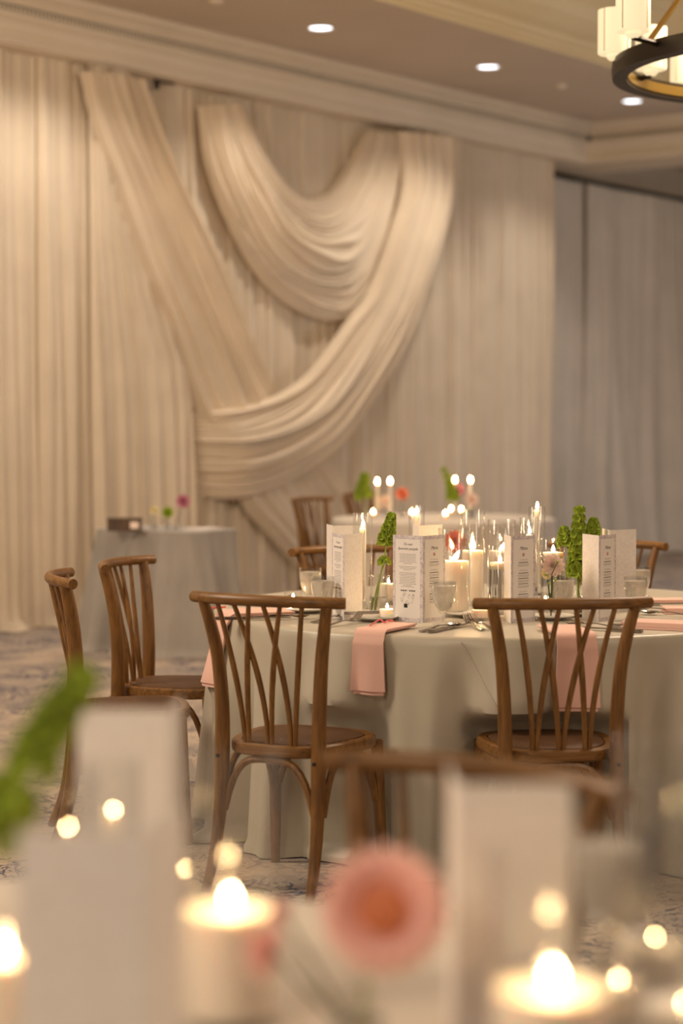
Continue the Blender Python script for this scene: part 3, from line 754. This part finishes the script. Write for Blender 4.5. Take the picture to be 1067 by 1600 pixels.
def plate(p, label, r=.078, group='bread plates on the middle table'):
    return tag_loc(MB().lathe([(0, .003), (r * .55, .003), (r * .62, .006), (r, .014), (r * 1.0, .0165), (r * .62, .009), (r * .5, .0065), (0, .006)], 40).obj('bread_plate', M_china, None), p, label, 'plate', group)
def tag_loc(o, p, label, cat, group=None, rz=0):
    o.location = p; o.rotation_euler = (0, 0, rz); return tag(o, label, cat, group)
plate(tp(585, 970), 'white bread plate left of the favorite people card')
plate(tp(733, 966) + Vector((0, .05, 0)), 'white bread plate in front of the fattest pillar candle')
plate(tp(862, 968), 'white bread plate seen between the spindles of the right front chair')
plate(tp(480, 957), 'white bread plate behind the left front chair rail')
plate(tp(905, 962), 'white bread plate below the green bells')
def flat(m, pts, ws, th=.0016, z=.002, lift=None):
    n = len(pts)
    vs = []; 
    for i, (x, y) in enumerate(pts):
        zz = z + (lift[i] if lift else 0); w_ = ws[i]
        vs += [(x, y - w_, zz), (x, y + w_, zz), (x, y + w_, zz + th), (x, y - w_, zz + th)]
    fs = []
    for i in range(n - 1):
        a = i * 4; b = a + 4
        fs += [(a, a + 1, b + 1, b), (a + 1, a + 2, b + 2, b + 1), (a + 2, a + 3, b + 3, b + 2), (a + 3, a, b, b + 3)]
    fs += [(0, 3, 2, 1), (n * 4 - 4, n * 4 - 3, n * 4 - 2, n * 4 - 1)]
    m.add(vs, fs)
def fork_mesh():
    m = MB(); flat(m, [(-.10, 0), (-.09, 0), (-.05, 0), (0, 0), (.03, 0), (.045, 0), (.06, 0)], [.006, .0095, .006, .003, .0035, .010, .0115], lift=[0, 0, .002, .006, .006, .003, .004])
    for k in range(4):
        y = -.0092 + .0061 * k; flat(m, [(.058, y), (.08, y), (.103, y * .95)], [.0021, .002, .0012], lift=[.005, .010, .020])
    return m.mesh('fork', M_silver, False)
def knife_mesh():
    m = MB(); flat(m, [(-.115, 0), (-.105, 0), (-.06, 0), (-.01, 0)], [.006, .0095, .0075, .005], th=.006, z=.001); flat(m, [(-.012, 0), (0, 0), (.06, .002), (.10, .003), (.115, -.002)], [.004, .008, .009, .008, .002], th=.0018, z=.004)
    return m.mesh('knife', M_silver, False)
def spoon_mesh():
    m = MB(); flat(m, [(-.10, 0), (-.09, 0), (-.05, 0), (0, 0), (.045, 0)], [.006, .0095, .006, .003, .004], lift=[0, 0, .002, .006, .004])
    m.add([(.075 + .032 * math.cos(a) * k, .019 * math.sin(a) * k, .002 + .006 * k * k) for k in (1, .6, .01) for a in [2 * PI * i / 14 for i in range(14)]],
          [(j * 14 + i, j * 14 + (i + 1) % 14, (j + 1) * 14 + (i + 1) % 14, (j + 1) * 14 + i) for j in range(2) for i in range(14)])
    return m.mesh('spoon', M_silver, False)
FK, KN, SP = fork_mesh(), knife_mesh(), spoon_mesh()
def cut(me, p, ang, label, group='silver cutlery on the middle table', z=0):
    o = bpy.data.objects.new({FK: 'fork', KN: 'knife', SP: 'spoon'}[me], me); COL.objects.link(o)
    o.location = (p.x, p.y, TZ + z + .0005); o.rotation_euler = (0, 0, ang); o.scale = (1.1, 1.25, 1.6); return tag(o, label, {FK: 'fork', KN: 'knife', SP: 'spoon'}[me], group)
cut(FK, tp(534, 977), .95, 'silver fork by the right end of the left front chair rail, the nearer one')
cut(FK, tp(516, 970), 1.0, 'silver fork behind it, showing its tines past the chair rail')
cut(KN, tp(596, 968), .25, 'silver knife lying across the bread plate left of the favorite people card', z=.017)
cut(KN, tp(700, 984), 1.05, 'silver knife under the stemmed goblet, handle toward the front', z=0)
cut(SP, tp(686, 984), .95, 'silver spoon beside the knife in front of the stemmed goblet')
cut(FK, tp(741, 981), 1.75, 'silver fork left of the right front chair rail, left one of the pair')
cut(FK, tp(755, 981), 1.85, 'silver fork left of the right front chair rail, right one of the pair')
cut(KN, tp(945, 986), 2.6, 'silver knife seen between the spindle and post of the right front chair')
cut(SP, tp(932, 981), 2.5, 'silver spoon seen behind the right front chair rail')
cut(KN, tp(1012, 982), -.35, 'silver knife sticking out right of the right front chair post')
cut(FK, tp(1030, 957), 2.7, 'silver fork at the right edge between two pink napkins')
cut(SP, tp(1048, 963), 2.5, 'silver spoon at the right edge between two pink napkins')
cut(KN, tp(1035, 947), .1, 'silver knife at the right edge beside the farthest pink napkin')
cut(KN, tp(395, 969), .05, 'silver knife seen through the left front chair back')
cut(SP, tp(430, 967), .02, 'silver spoon seen through the left front chair back, on the right')
cut(FK, tp(405, 946), .1, 'silver fork just under the left front chair rail beyond the napkin')
cut(FK, tp(1005, 951), 1.4, 'silver fork just right of the right end of the chair rail')

# ------------------------------------------------------------------ napkins
def az_at(px, C=TC, R=TR):
    best = None
    for i in range(3600):
        az = -PI + PI * i / 3600; x = C.x + R * math.cos(az); y = C.y + R * math.sin(az)
        if y <= 0: continue
        q = CX + F * x / y
        if best is None or abs(q - px) < best[0]: best = (abs(q - px), az)
    return best[1]
def hang_napkin(az, wd, hang, rin, label, C=TC, R=TR, rad=None, group='pink napkins hanging over the table edge', skew=0):
    rad = rad or RAD; m = MB()
    er = Vector((math.cos(az), math.sin(az), 0)); et = Vector((-er.y, er.x, 0))
    for layer, (dw, dh, off) in enumerate(((0, 0, .012), (-.012, .012, .006))):
        path = []
        for i in range(8): path.append((rin + (R - .012 - rin) * i / 7, TZ + .004 + off, 1 + .0 * i))
        for i in range(1, 6):
            a = PI / 2 * i / 5; path.append((R - .012 + (.016 + off) * math.sin(a), TZ + .004 + off - (.016 + off) * (1 - math.cos(a)), 1))
        z0 = path[-1][1]
        for i in range(1, 15): path.append((None, z0 - (hang + dh) * i / 14, 1 + .10 * i / 14))
        nx = 13; W_ = wd + dw
        def pos(i, j, s):
            r_, z, k = path[i]; x = (j / (nx - 1) - .5) * W_ * k + skew * max(0, (TZ - z))
            if r_ is None:
                v = (TZ - z) / max(hang, .01); aa = az + x / R
                r_ = max(rad(aa, z), R + .005) + .008 + off + .006 * v * math.sin(x / wd * 5 + 1)
            return C + er * r_ + et * x + Vector((0, 0, z))
        n = len(path); th = .0045; V = []
        for side in (0, 1):
            for i in range(n):
                for j in range(nx):
                    p = pos(i, j, side)
                    if side:
                        r_, z, k = path[i]; fr = 0 if i < 8 else min(1, (i - 7) / 5)
                        p = p - er * (th * fr) - Vector((0, 0, th * (1 - fr)))
                    V.append(p)
        fs = []; o = n * nx
        for i in range(n - 1):
            for j in range(nx - 1):
                a = i * nx + j; fs.append((a, a + nx, a + nx + 1, a + 1)); fs.append((o + a, o + a + 1, o + a + nx + 1, o + a + nx))
        for i in range(n - 1):
            a = i * nx; fs.append((a, o + a, o + a + nx, a + nx)); a = i * nx + nx - 1; fs.append((a, a + nx, o + a + nx, o + a))
        for j in range(nx - 1):
            a = j; fs.append((a, a + 1, o + a + 1, o + a)); a = (n - 1) * nx + j; fs.append((a, o + a, o + a + 1, a + 1))
        m.add(V, fs)
    return tag(m.obj('napkin', M_pink, angle=50), label, 'napkin', group)
hang_napkin(az_at(580), .105, .165, .80, 'pink napkin hanging between the two front chairs below the card')
hang_napkin(az_at(901), .125, .20, .78, 'pink napkin hanging behind the right front chair back')
hang_napkin(az_at(338) + .16, .16, .21, .80, 'pink napkin hanging at the left end of the middle table')
def flat_napkin(p, ang, lx, ly, th, label, group='folded pink napkins lying on the middle table'):
    m = MB()
    for k, (dx, zz) in enumerate(((0, 0), (-.012, th * .36), (-.004, th * .68))):
        t_ = th * .33; sec = []
        for i in range(9): a = -PI / 2 + PI * i / 8; sec.append((lx / 2 + dx + t_ * .5 * math.cos(a), zz + t_ * .5 + t_ * .5 * math.sin(a)))
        sec += [(-lx / 2 - dx, zz + t_), (-lx / 2 - dx, zz)]
        n = len(sec); m.add([(x, s * ly / 2, z) for s in (-1, 1) for x, z in sec], [(i, (i + 1) % n, n + (i + 1) % n, n + i) for i in range(n)] + [tuple(range(n))[::-1], tuple(range(n, 2 * n))])
    return tag_loc(m.obj('napkin', M_pink, angle=50), p + Vector((0, 0, .001)), label, 'napkin', group, ang)
flat_napkin(tp(1035, 982), PI - .45, .24, .12, .022, 'thick folded pink napkin lying right of the right front chair')
flat_napkin(tp(1062, 958), PI, .11, .10, .02, 'folded pink napkin at the right edge of the picture, the middle one of three')
flat_napkin(tp(1040, 942), .1, .14, .10, .014, 'farthest folded pink napkin at the right edge')
flat_napkin(tp(408, 957), .06, .20, .10, .012, 'folded pink napkin lying under the left front chair rail')
def cord(P, label, r=.0025):
    return tag(MB().tube(spline([Vector(p) for p in P], 24), r, 7).obj('tassel_cord', M_red), label, 'cord', 'red cords on the napkins')
zt = Vector((0, 0, .022))
cord([tp(578, 988) + zt, tp(586, 983) + zt, tp(594, 981) + zt * 1.2, tp(600, 983) + zt, tp(606, 980) + zt, tp(615, 981) + zt], 'thin red cord curled on the napkin between the front chairs')
cord([tp(322, 962) + zt, tp(330, 960) + zt, tp(345, 959) + zt, tp(352, 958) + zt], 'thin bright red cord on the napkin at the left end of the table', .0035)

# ------------------------------------------------------------------ menu cards
PW, PH = .12, .285
def text(s, parent, x, z, size, m, shear=.3, align='CENTER', space=1.0):
    c = bpy.data.curves.new('lettering', 'FONT'); c.body = s; c.size = size; c.shear = shear; c.align_x = align; c.space_character = space; c.extrude = .00005
    c.resolution_u = 3; tmp = bpy.data.objects.new('lettering', c); COL.objects.link(tmp); bpy.context.view_layer.update()
    me = bpy.data.meshes.new_from_object(tmp.evaluated_get(bpy.context.evaluated_depsgraph_get())); bpy.data.objects.remove(tmp)
    me.materials.clear(); me.materials.append(m); o = bpy.data.objects.new('lettering', me); COL.objects.link(o); o.parent = parent
    o.location = (x, -.0008, z); o.rotation_euler = (PI / 2, 0, 0); return o
def bars(parent, rows, m, name='printed_lines'):
    b = MB()
    for (x0, x1, z, h) in rows:
        x = x0; r = random.Random(int(z * 1e5))
        while x < x1:
            l = r.uniform(.003, .009); e = min(x + l, x1); b.add([(x, -.0007, z), (e, -.0007, z), (e, -.0007, z + h), (x, -.0007, z + h)], [(0, 1, 2, 3)]); x = e + .0014
    o = b.obj(name, m, parent, smooth=False, kind='stuff'); return o
def print_letter(P):
    text('To our', P, .06, .252, .013, M_ink, .4); text('favorite people', P, .06, .237, .013, M_ink, .4)
    r = random.Random(3); rows = []; z = .222
    for n in (7, 3, 9):
        for i in range(n):
            e = r.uniform(0, .006) if i < n - 1 else .018; rows.append((.025 + e, .095 - e, z, .0016)); z -= .0052
        z -= .005
    bars(P, rows, M_inksoft)
    bars(P, [(.034, .086, .1145, .0014)], M_inksoft)
    text('xoxo', P, .06, .098, .010, M_ink, .4) if False else bars(P, [(.032, .056, .100, .0042), (.06, .063, .102, .002), (.066, .090, .100, .0042)], M_ink)
    b = MB(); r = random.Random(5)
    for k in range(16):
        cx, cz = .06 + r.uniform(-.024, .024), .074 + r.uniform(-.018, .018); rr = r.uniform(.003, .006)
        for i in range(10):
            a0, a1 = 2 * PI * i / 12, 2 * PI * (i + 1) / 12; o_, q = rr, rr - .0009
            b.add([(cx + o_ * math.cos(a0), -.0007, cz + o_ * math.sin(a0)), (cx + o_ * math.cos(a1), -.0007, cz + o_ * math.sin(a1)), (cx + q * math.cos(a1), -.0007, cz + q * math.sin(a1)), (cx + q * math.cos(a0), -.0007, cz + q * math.sin(a0))], [(0, 1, 2, 3)])
    b.obj('flower_sketch', M_inksoft, P, smooth=False)
    MB().box((.052, -.0006, .052), (.014, .0004, .013)).obj('ink_square', M_blot, P, smooth=False)
def print_menu(P, x0=0):
    text('Menu', P, .06 + x0, .238, .017, M_ink, .45)
    b = MB()
    for k in range(6):
        a = k * PI / 3; cx, cz = .06 + x0 + .0035 * math.cos(a), .222 + .0035 * math.sin(a)
        b.add([(cx + .003 * math.cos(q * PI / 4), -.0007, cz + .003 * math.sin(q * PI / 4)) for q in range(8)], [tuple(range(8))])
    b.obj('rose_emblem', M_rose, P, smooth=False)
    z = .203
    for head, items in (('STARTER', 1), ('ENTREES', 3), ('DESSERT', 2)):
        text(head, P, .06 + x0, z, .0065, M_inksoft, 0, space=1.6); z -= .008
        for i in range(items):
            bars(P, [(.036 + x0, .084 + x0, z, .0028)], M_ink); z -= .0062
            bars(P, [(.032 + x0, .088 + x0, z, .0016), (.036 + x0, .084 + x0, z - .0045, .0016)], M_inksoft); z -= .0115
        z -= .009
def card(apex, wl, wr, label, left='menu', right='menu', D=6.55, group='folded menu cards standing on the middle table', z0=TZ, F_s=None):
    """two standing panels meeting at a fold that points to the camera"""
    p = at(apex, D); p.z = z0 + .0005; s = F / D
    al = math.acos(min(.999, wl / s / PW)); ar = math.acos(min(.999, wr / s / PW))
    t = thing('menu_card', label, 'card', p, 0, group)
    for side, ang, kind in ((0, PI - al, left), (1, ar, right)):
        # panel local x 0..PW left to right as seen from outside
        o = MB().box((PW / 2, .0, PH / 2), (PW, .0011, PH)).obj('panel', M_cardvein if kind == 'blank' else M_cardborder, t, smooth=False)
        if side: o.rotation_euler = (0, 0, ar)
        else: o.rotation_euler = (0, 0, -al); o.location = (-PW * math.cos(al), PW * math.sin(al), 0)
        if kind == 'letter': print_letter(o)
        elif kind == 'menu': print_menu(o)
    return t
card(537.5, 19, 29, 'folded card with a blank marbled front, left of the leftmost taper candle', 'letter', 'blank', D=6.58)
card(520, 10, 52, 'pinkish blank card standing behind the leftmost card', 'blank', 'blank', D=7.15)
card(661, 46, 37, 'folded card reading To our favorite people, center of the table', 'letter', 'menu', D=6.50)
card(799, 6, 42, 'menu card standing behind the left half of the right front chair rail', 'blank', 'menu', D=6.48)
card(936.5, 19, 33, 'menu card right of the green bells with a blank left panel', 'blank', 'menu', D=6.52)
card(953, 4, 46, 'tall blank marbled card, rightmost on the middle table', 'blank', 'blank', D=6.85)
card(655, 8, 38, 'blank card peeking over the favorite people card', 'blank', 'blank', D=7.15)
G2 = 'blurred cards standing on the front table'
card(262, 150, 8, 'blurred pinkish card on the front table below the side-on chair seat', 'blank', 'blank', D=2.57, group=G2)
card(228, 218, 40, 'large blurred grey card in the lower left corner', 'blank', 'blank', D=1.80, group=G2)
card(716, 5, 195, 'large blurred pinkish card right of the pink dahlia', 'blank', 'blank', D=2.04, group=G2)

# ------------------------------------------------------------------ flowers
def cup_mesh():
    wv = lambda a, j: 1 + .12 * math.sin(5 * a) * (j in (4, 5))
    return MB().lathe([(.0, 0), (.004, .002), (.008, .008), (.013, .015), (.019, .018), (.0185, .0185), (.012, .0145), (.006, .007), (0, .005)], 20, wav=wv).mesh('bell', M_green)
BELL = cup_mesh()
def bells(base, path, n, label, group, s=1.0, top=.0, start=.35, per=5, skip=()):
    """bells of Ireland: stem along path (offsets from base), whorls of cups from start to the tip"""
    t = thing('bells_of_ireland', label, 'flower', base, 0, group); P = spline([Vector(p) for p in path], 40)
    MB().tube(P, [.0035 - .0015 * i / 39 for i in range(40)], 7).obj('stem', M_stem, t)
    r = random.Random(int(base.x * 1000) + 7)
    for k in range(n):
        if k in skip: continue
        f = start + (1 - start) * k / (n - 1); x = f * 39; i = min(int(x), 38); p = P[i].lerp(P[i + 1], x - i); d = (P[i + 1] - P[i]).normalized()
        sc = s * (1.15 - .55 * (k / (n - 1)))
        a = Vector((1, 0, 0)); a = (a - d * a.dot(d)).normalized(); b = d.cross(a); a0 = r.uniform(0, 6)
        for q in range(per):
            an = a0 + 2 * PI * q / per + r.uniform(-.2, .2); o = a * math.cos(an) + b * math.sin(an)
            dirv = (o * 1.0 + d * r.uniform(.05, .5)).normalized()
            inst('bell', BELL, t, p + o * .006 * sc, dirv.to_track_quat('Z', 'Y').to_euler(), sc)
    return t
def vase(p, label, r=.028, h=.11, neck=.012, group='clear bud vases on the middle table', s=1):
    t = thing('bud_vase', label, 'vase', p, 0, group)
    pr = [(0, 0), (r * .9, 0), (r, .006), (r, h * .45), (r * .85, h * .6), (neck, h * .8), (neck, h * .95), (neck * 1.25, h)]
    MB().lathe(pr + [(neck * 1.25 - .002, h), (neck - .002, h * .95), (neck - .002, h * .8), (r * .85 - .002, h * .59), (r - .002, h * .45), (r - .002, .008), (0, .008)], 28).obj('glass', M_glass, t, angle=60)
    MB().lathe([(0, .0085), (r - .0025, .0085), (r - .0025, h * .42), (0, h * .42)], 24).obj('water', M_water, t, angle=50); return t
pb = at(905, 6.88); vase(pb, 'clear bud vase holding the tall green bells', r=.026, h=.105)
bg = 'bells of Ireland stems'
bells(pb, [(0, 0, .012), (-.004, 0, .09), (-.004, 0, .16), (-.003, 0, .25), (.002, 0, .352)], 10, 'thick upright spike of green bells right of the candles', bg, 1.2, start=.40, per=6)
bells(pb, [(0, 0, .012), (.002, .004, .10), (-.02, .02, .18), (-.045, .02, .24), (-.050, .02, .285)], 5, 'short spike of green bells leaning left beside the thick one', bg, .95, start=.74, per=5)
bells(pb, [(0, 0, .012), (.004, .004, .10), (.03, .02, .20), (.05, .02, .27), (.053, .02, .315)], 5, 'short spike of green bells leaning right beside the thick one', bg, .95, start=.74, per=5)
pb = at(592, 6.82); vase(pb, 'clear vase with green stems left of the favorite people card', r=.034, h=.13, neck=.03)
bells(pb, [(-.01, 0, .012), (.0, 0, .10), (.02, 0, .2), (.03, 0, .27), (.042, 0, .335)], 8, 'curved spike of green bells above the favorite people card', bg, 1.0, start=.66, per=5)
bells(pb, [(-.02, 0, .012), (-.01, .01, .07), (.005, .01, .13), (.018, .01, .17), (.016, .01, .19)], 3, 'low green bells in the vase left of the favorite people card', bg, .7, start=.80, per=4)
def petal_mesh(mt, l=.03, wd=.011, curl=.35):
    def fn(u, v):
        s = u; w_ = wd * math.sin(PI * min(1, (s * .93 + .07)) ** .8) ** .8
        x = (v - .5) * 2 * w_; return (x, l * s, curl * l * s * s + .25 * x * x / wd)
    return MB().grid(fn, 7, 5).mesh('petal', mt)
def dahlia(center, face, R, label, mats, rings=6, sep=True, cat='flower', group=None, stem_to=None, name='dahlia', stem_off=None):
    t = thing(name, label, cat, center, 0, group); q = Vector(face).normalized().to_track_quat('Z', 'Y')
    hd = bpy.data.objects.new('head', None) if False else None
    outer = petal_mesh(mats[0], R, R * .30, .15); inner = petal_mesh(mats[1], R * .55, R * .2, .4)
    pick = []; m = MB()
    if sep:
        for k in range(rings):
            f = k / (rings - 1); n = int(17 - 9 * f)
            for i in range(n):
                an = 2 * PI * (i + .5 * (k % 2)) / n; tilt = .05 + .95 * f
                rot = q @ Matrix.Rotation(an, 3, 'Z').to_quaternion() @ Matrix.Rotation(tilt, 3, 'X').to_quaternion()
                inst('petal', outer if f < .5 else inner, t, q @ Vector((0, 0, R * .08 * k * .4)), rot.to_euler(), 1 - .38 * f)
    else:
        for k in range(rings):
            f = k / (rings - 1); n = int(13 - 7 * f)
            for i in range(n):
                an = 2 * PI * (i + .5 * (k % 2)) / n; rot = q @ Matrix.Rotation(an, 3, 'Z').to_quaternion() @ Matrix.Rotation(.1 + 1.1 * f, 3, 'X').to_quaternion()
                base = len(m.v); sc = 1 - .35 * f
                m.add([rot @ (Vector(v.co) * sc) + q @ Vector((0, 0, R * .05 * k)) for v in outer.vertices], [tuple(pl.vertices) for pl in outer.polygons])
        m.obj('petals', mats[0], t, kind='stuff')
    if sep: MB().lathe([(0, R * .50), (R * .16, R * .48), (R * .34, R * .38), (R * .42, R * .16), (0, R * .02)], 16).obj('heart', mats[1], t).rotation_euler = q.to_euler()
    if not sep: MB().lathe([(0, R * .3), (R * .12, R * .28), (R * .2, R * .15), (0, R * .05)], 10).obj('heart', mats[1], t).rotation_euler = q.to_euler()
    if stem_to is not None:
        e = Vector(stem_to) - Vector(center); mid = e * .5 + (Vector(stem_off) if stem_off else Vector((0, 0, 0)))
        MB().tube(spline([Vector((0, 0, 0)), mid, e], 14), .0022 if R < .05 else .003, 7).obj('stem', M_leafdark if not sep else M_stem, t)
    return t
vp = at(862, 6.63); vase(vp, 'clear bud vase holding the pale pink dahlia', r=.022, h=.085)
dahlia(atd(864, 884, 6.58), (-.1, -1, .12), .042, 'pale pink dahlia in a bud vase in front of the candles', (M_petalpale, M_petal), 5, False, stem_to=vp + Vector((0, 0, .02)), group='pale dahlias on the middle table')
dahlia(atd(855, 896, 6.62), (-.5, -.8, -.2), .022, 'small cream bloom under the pale pink dahlia', (M_cream, M_cream), 4, False, stem_to=vp + Vector((0, 0, .02)), group='pale dahlias on the middle table')
dahlia(atd(711, 846, 7.9), (0, -1, .1), .05, 'red coral flower seen through the fattest candle cylinder', (M_coral, M_coral), 4, False, stem_to=at(711, 7.9))
# twig with little buds in front of the pale dahlia
t = thing('bud_twig', 'dark twig with little green buds across the pale pink dahlia', 'twig', vp)
a = atd(871, 878, 6.5) - vp; b = atd(862, 898, 6.5) - vp; c = Vector((0, 0, .05)); MB().tube(spline([Vector((0, 0, .01)), c, b * .6 + c * .4, b, a], 20), .0016, 6).obj('stem', M_leafdark, t)
for q in ((871, 878), (853, 898), (868, 906), (858, 912)):
    MB().lathe([(0, -.006), (.004, -.003), (.0045, .002), (0, .007)], 8).obj('bud', M_stem, t).location = atd(*q, 6.5) - vp
    
# ------------------------------------------------------------------ front table, blurred
GF = 'candles on the front table'
candle_cyl(at(356, 2.16), .056, .30, .052, .112, 'blurred pillar candle in a glass cylinder, left of the pink dahlia', 'pillar', group=GF, fl=FLR)
candle_cyl(at(865, 1.84), .060, .26, .055, .116, 'blurred pillar candle in front of the right card, lower right', 'pillar', group=GF, fl=FLR)
candle_cyl(at(1026, 2.25), .045, .30, .04, .05, 'blurred tall cylinder with a low candle added as a flame reflection, at the right edge of the front table', 'pillar', group=GF, fl=FLT)  # tiny flame stands in for a soft flame reflection in the glass
votive(at(2, 2.05) + Vector((0, 0, 0)), 'blurred votive candle at the left edge of the front table', r=.04, h=.13, wh=.10, group=GF)
votive(at(972, 2.15), 'blurred votive standing in for a flame reflection, left of the right edge cylinder', r=.035, h=.08, wh=.045, group=GF, s=3)  # added votive, its tiny flame stands in for a reflected flame
goblet(at(966, 2.32), 'blurred water goblet behind the right front cards', 'water goblets on the front table', 1.25)
goblet(at(330, 2.75), 'blurred water goblet behind the left cylinder candle', 'water goblets on the front table', 1.1) if False else None
for px, D, wh, lb in ((100, 2.32, .165, 'blurred thin taper in a glass cylinder, added as a flame reflection behind the large grey card, left one'), (172, 2.42, .165, 'blurred thin taper in a glass cylinder, added as a flame reflection behind the large grey card, right one'), (286, 2.45, .085, 'blurred thin low taper added as a flame reflection just left of the cylinder candle')):
    candle_cyl(at(px, D), .034, wh + .08, 0, wh, lb, 'taper', group=GF, fl=FLT)  # added tapers whose tiny flames stand in for reflections on glass
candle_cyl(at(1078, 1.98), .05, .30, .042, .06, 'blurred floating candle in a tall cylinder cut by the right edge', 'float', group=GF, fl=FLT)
# big pink dahlia and side bloom
vf = at(560, 2.02); vase(vf, 'blurred clear bud vase under the pink dahlia', r=.03, h=.10, group='bud vases on the front table')
dahlia(atd(600, 1420, 2.0), (-.05, -1, .15), .070, 'large blurred pink dahlia with a coral heart', (M_petal, M_heart), 6, True, stem_to=vf + Vector((0, 0, .03)), stem_off=(0, .03, 0))
dahlia(atd(430, 1490, 2.0), (-.9, -.2, .3), .036, 'small blurred pink bloom on a yellow green stem left of the dahlia', (M_petal, M_cream), 5, False, stem_to=vf + Vector((-.02, 0, .04)))
dahlia(atd(438, 1425, 2.05), (-.2, -.6, .8), .012, 'tiny blurred red bloom above the side bloom', (M_red, M_red), 4, False, stem_to=vf + Vector((-.01, 0, .04)))
vl = at(-60, 2.15); vase(vl, 'blurred bud vase at the left edge of the front table', r=.03, h=.10, group='bud vases on the front table')
pt = [Vector((0, 0, .012)), Vector((0, 0, .09)), atd(-20, 1300, 2.15) - vl, atd(30, 1230, 2.15) - vl, atd(75, 1140, 2.15) - vl, atd(128, 1060, 2.15) - vl]
bells(vl, pt, 12, 'blurred spike of green bells at the left edge', bg, 1.15, start=.42, per=5, skip=(3, 4))
plate(at(640, 1.78), 'blurred white plate under the pink dahlia', .10, 'plates on the front table')

# ------------------------------------------------------------------ distant table
def taper(px, py, D, label):
    p = at(px, D); top = atd(px, py, D).z - TZ; t = thing('taper_candle', label, 'candle', p, 0, 'candles on the distant table')
    MB().lathe([(0, 0), (.035, 0), (.03, .006), (.008, .012), (.008, .03), (.016, .036), (.014, .05), (0, .05)], 16).obj('holder', M_glassT, t)
    w_ = MB().lathe([(0, .045), (.013, .045), (.010, top), (0, top)], 12).obj('wax', M_wax, t); inst('flame', FLB, w_, (0, 0, top))
taper(589.5, 756, 13.65, 'leftmost of the four tall taper candles on the distant table')
taper(609.5, 755, 13.4, 'second of the four tall taper candles from the left')
taper(711, 753, 13.6, 'third of the four tall taper candles from the left')
taper(735, 753, 13.7, 'rightmost of the four tall taper candles on the distant table')
GB = 'votive candles on the distant table'
for px, D, lb in ((583, 13.5, 'leftmost low votive on the distant table'), (643, 13.5, 'low votive in the middle of the distant table'), (696, 13.3, 'low votive left of the dark vase on the distant table'), (705, 14.0, 'low votive behind the dark vase on the distant table'), (721, 13.9, 'faint low votive right of the dark vase')):
    votive(at(px, D), lb, r=.03, h=.06, wh=.035, group=GB, s=2)
def posy(px, py, D, mt, label, R=.05, face=(0, -1, .3), leaf=False):
    p = at(px, D); c = atd(px, py, D); vase(p, 'small clear vase under the ' + label.split(' on ')[0].split(' above ')[0], r=.025, h=.09, group='small vases far behind')
    dahlia(c, face, R, label, mt, 4, False, stem_to=p + Vector((0, 0, .03)), group='flowers far behind')
posy(628, 772, 13.6, (M_coral, M_heart), 'salmon bloom right of the left tapers on the distant table', .05)
posy(716, 766, 13.75, (M_magenta, M_heart), 'deep pink bloom between the right tapers on the distant table', .05)
posy(737, 781, 13.45, (M_petalpale, M_petal), 'pale pink bloom at the right of the distant table', .05)
posy(603, 784, 13.7, (M_petalpale, M_petal), 'pale pink bloom below the left tapers on the distant table', .05)
p = at(570, 13.5); bells(p, [(0, 0, .0), (0, 0, .12), (-.01, 0, .2), (.0, 0, .29)], 6, 'green bells left of the tapers on the distant table', bg, 1.9, start=.5)
p = at(705, 13.6); bells(p, [(0, 0, .0), (.01, 0, .12), (0, 0, .22), (-.05, 0, .33)], 6, 'green bells leaning left by the third taper on the distant table', bg, 1.4, start=.4)
# ------------------------------------------------------------------ guest book table
def gtp(px, py): return hitz(px, py, TZ)
t = thing('wooden_box', 'flat dark wooden box on the guest book table', 'box', gtp(195, 829.5), math.atan2(E.y, E.x) - .95)
MB().box((0, 0, .035), (.20, .10, .07)).obj('body', M_wooddark, t, smooth=False); MB().box((0, 0, .0745), (.206, .106, .008)).obj('lid', M_wooddark, t, smooth=False)
MB().box((.065, -.0508, .037), (.05, .003, .04)).obj('inset', M_petalpale, t, smooth=False)
for px, py, base, mt, lb, R in ((241, 798, 829, (M_cream, M_cream), 'small cream bloom on the guest book table', .03), (262, 801, 829, (M_green, M_green), 'round green bloom on the guest book table', .04), (286, 784, 829, (M_magenta, M_petal), 'mauve pink bloom on the guest book table', .048)):
    p = gtp(px if px < 280 else 276, base); D = p.y
    vase(p, 'small clear vase holding the ' + lb.split(' on ')[0], r=.022, h=.08, group='small vases far behind')
    dahlia(atd(px, py, D), (.1, -1, .35), R, lb, mt, 4, False, stem_to=p + Vector((0, 0, .03)), group='flowers far behind')
tag_loc(MB().box((0, 0, .006), (.20, .15, .012)).obj('guest_book', M_cardvein, smooth=False), gtp(318, 828), 'flat white guest book lying on the right of the guest book table', 'book', None, .9)
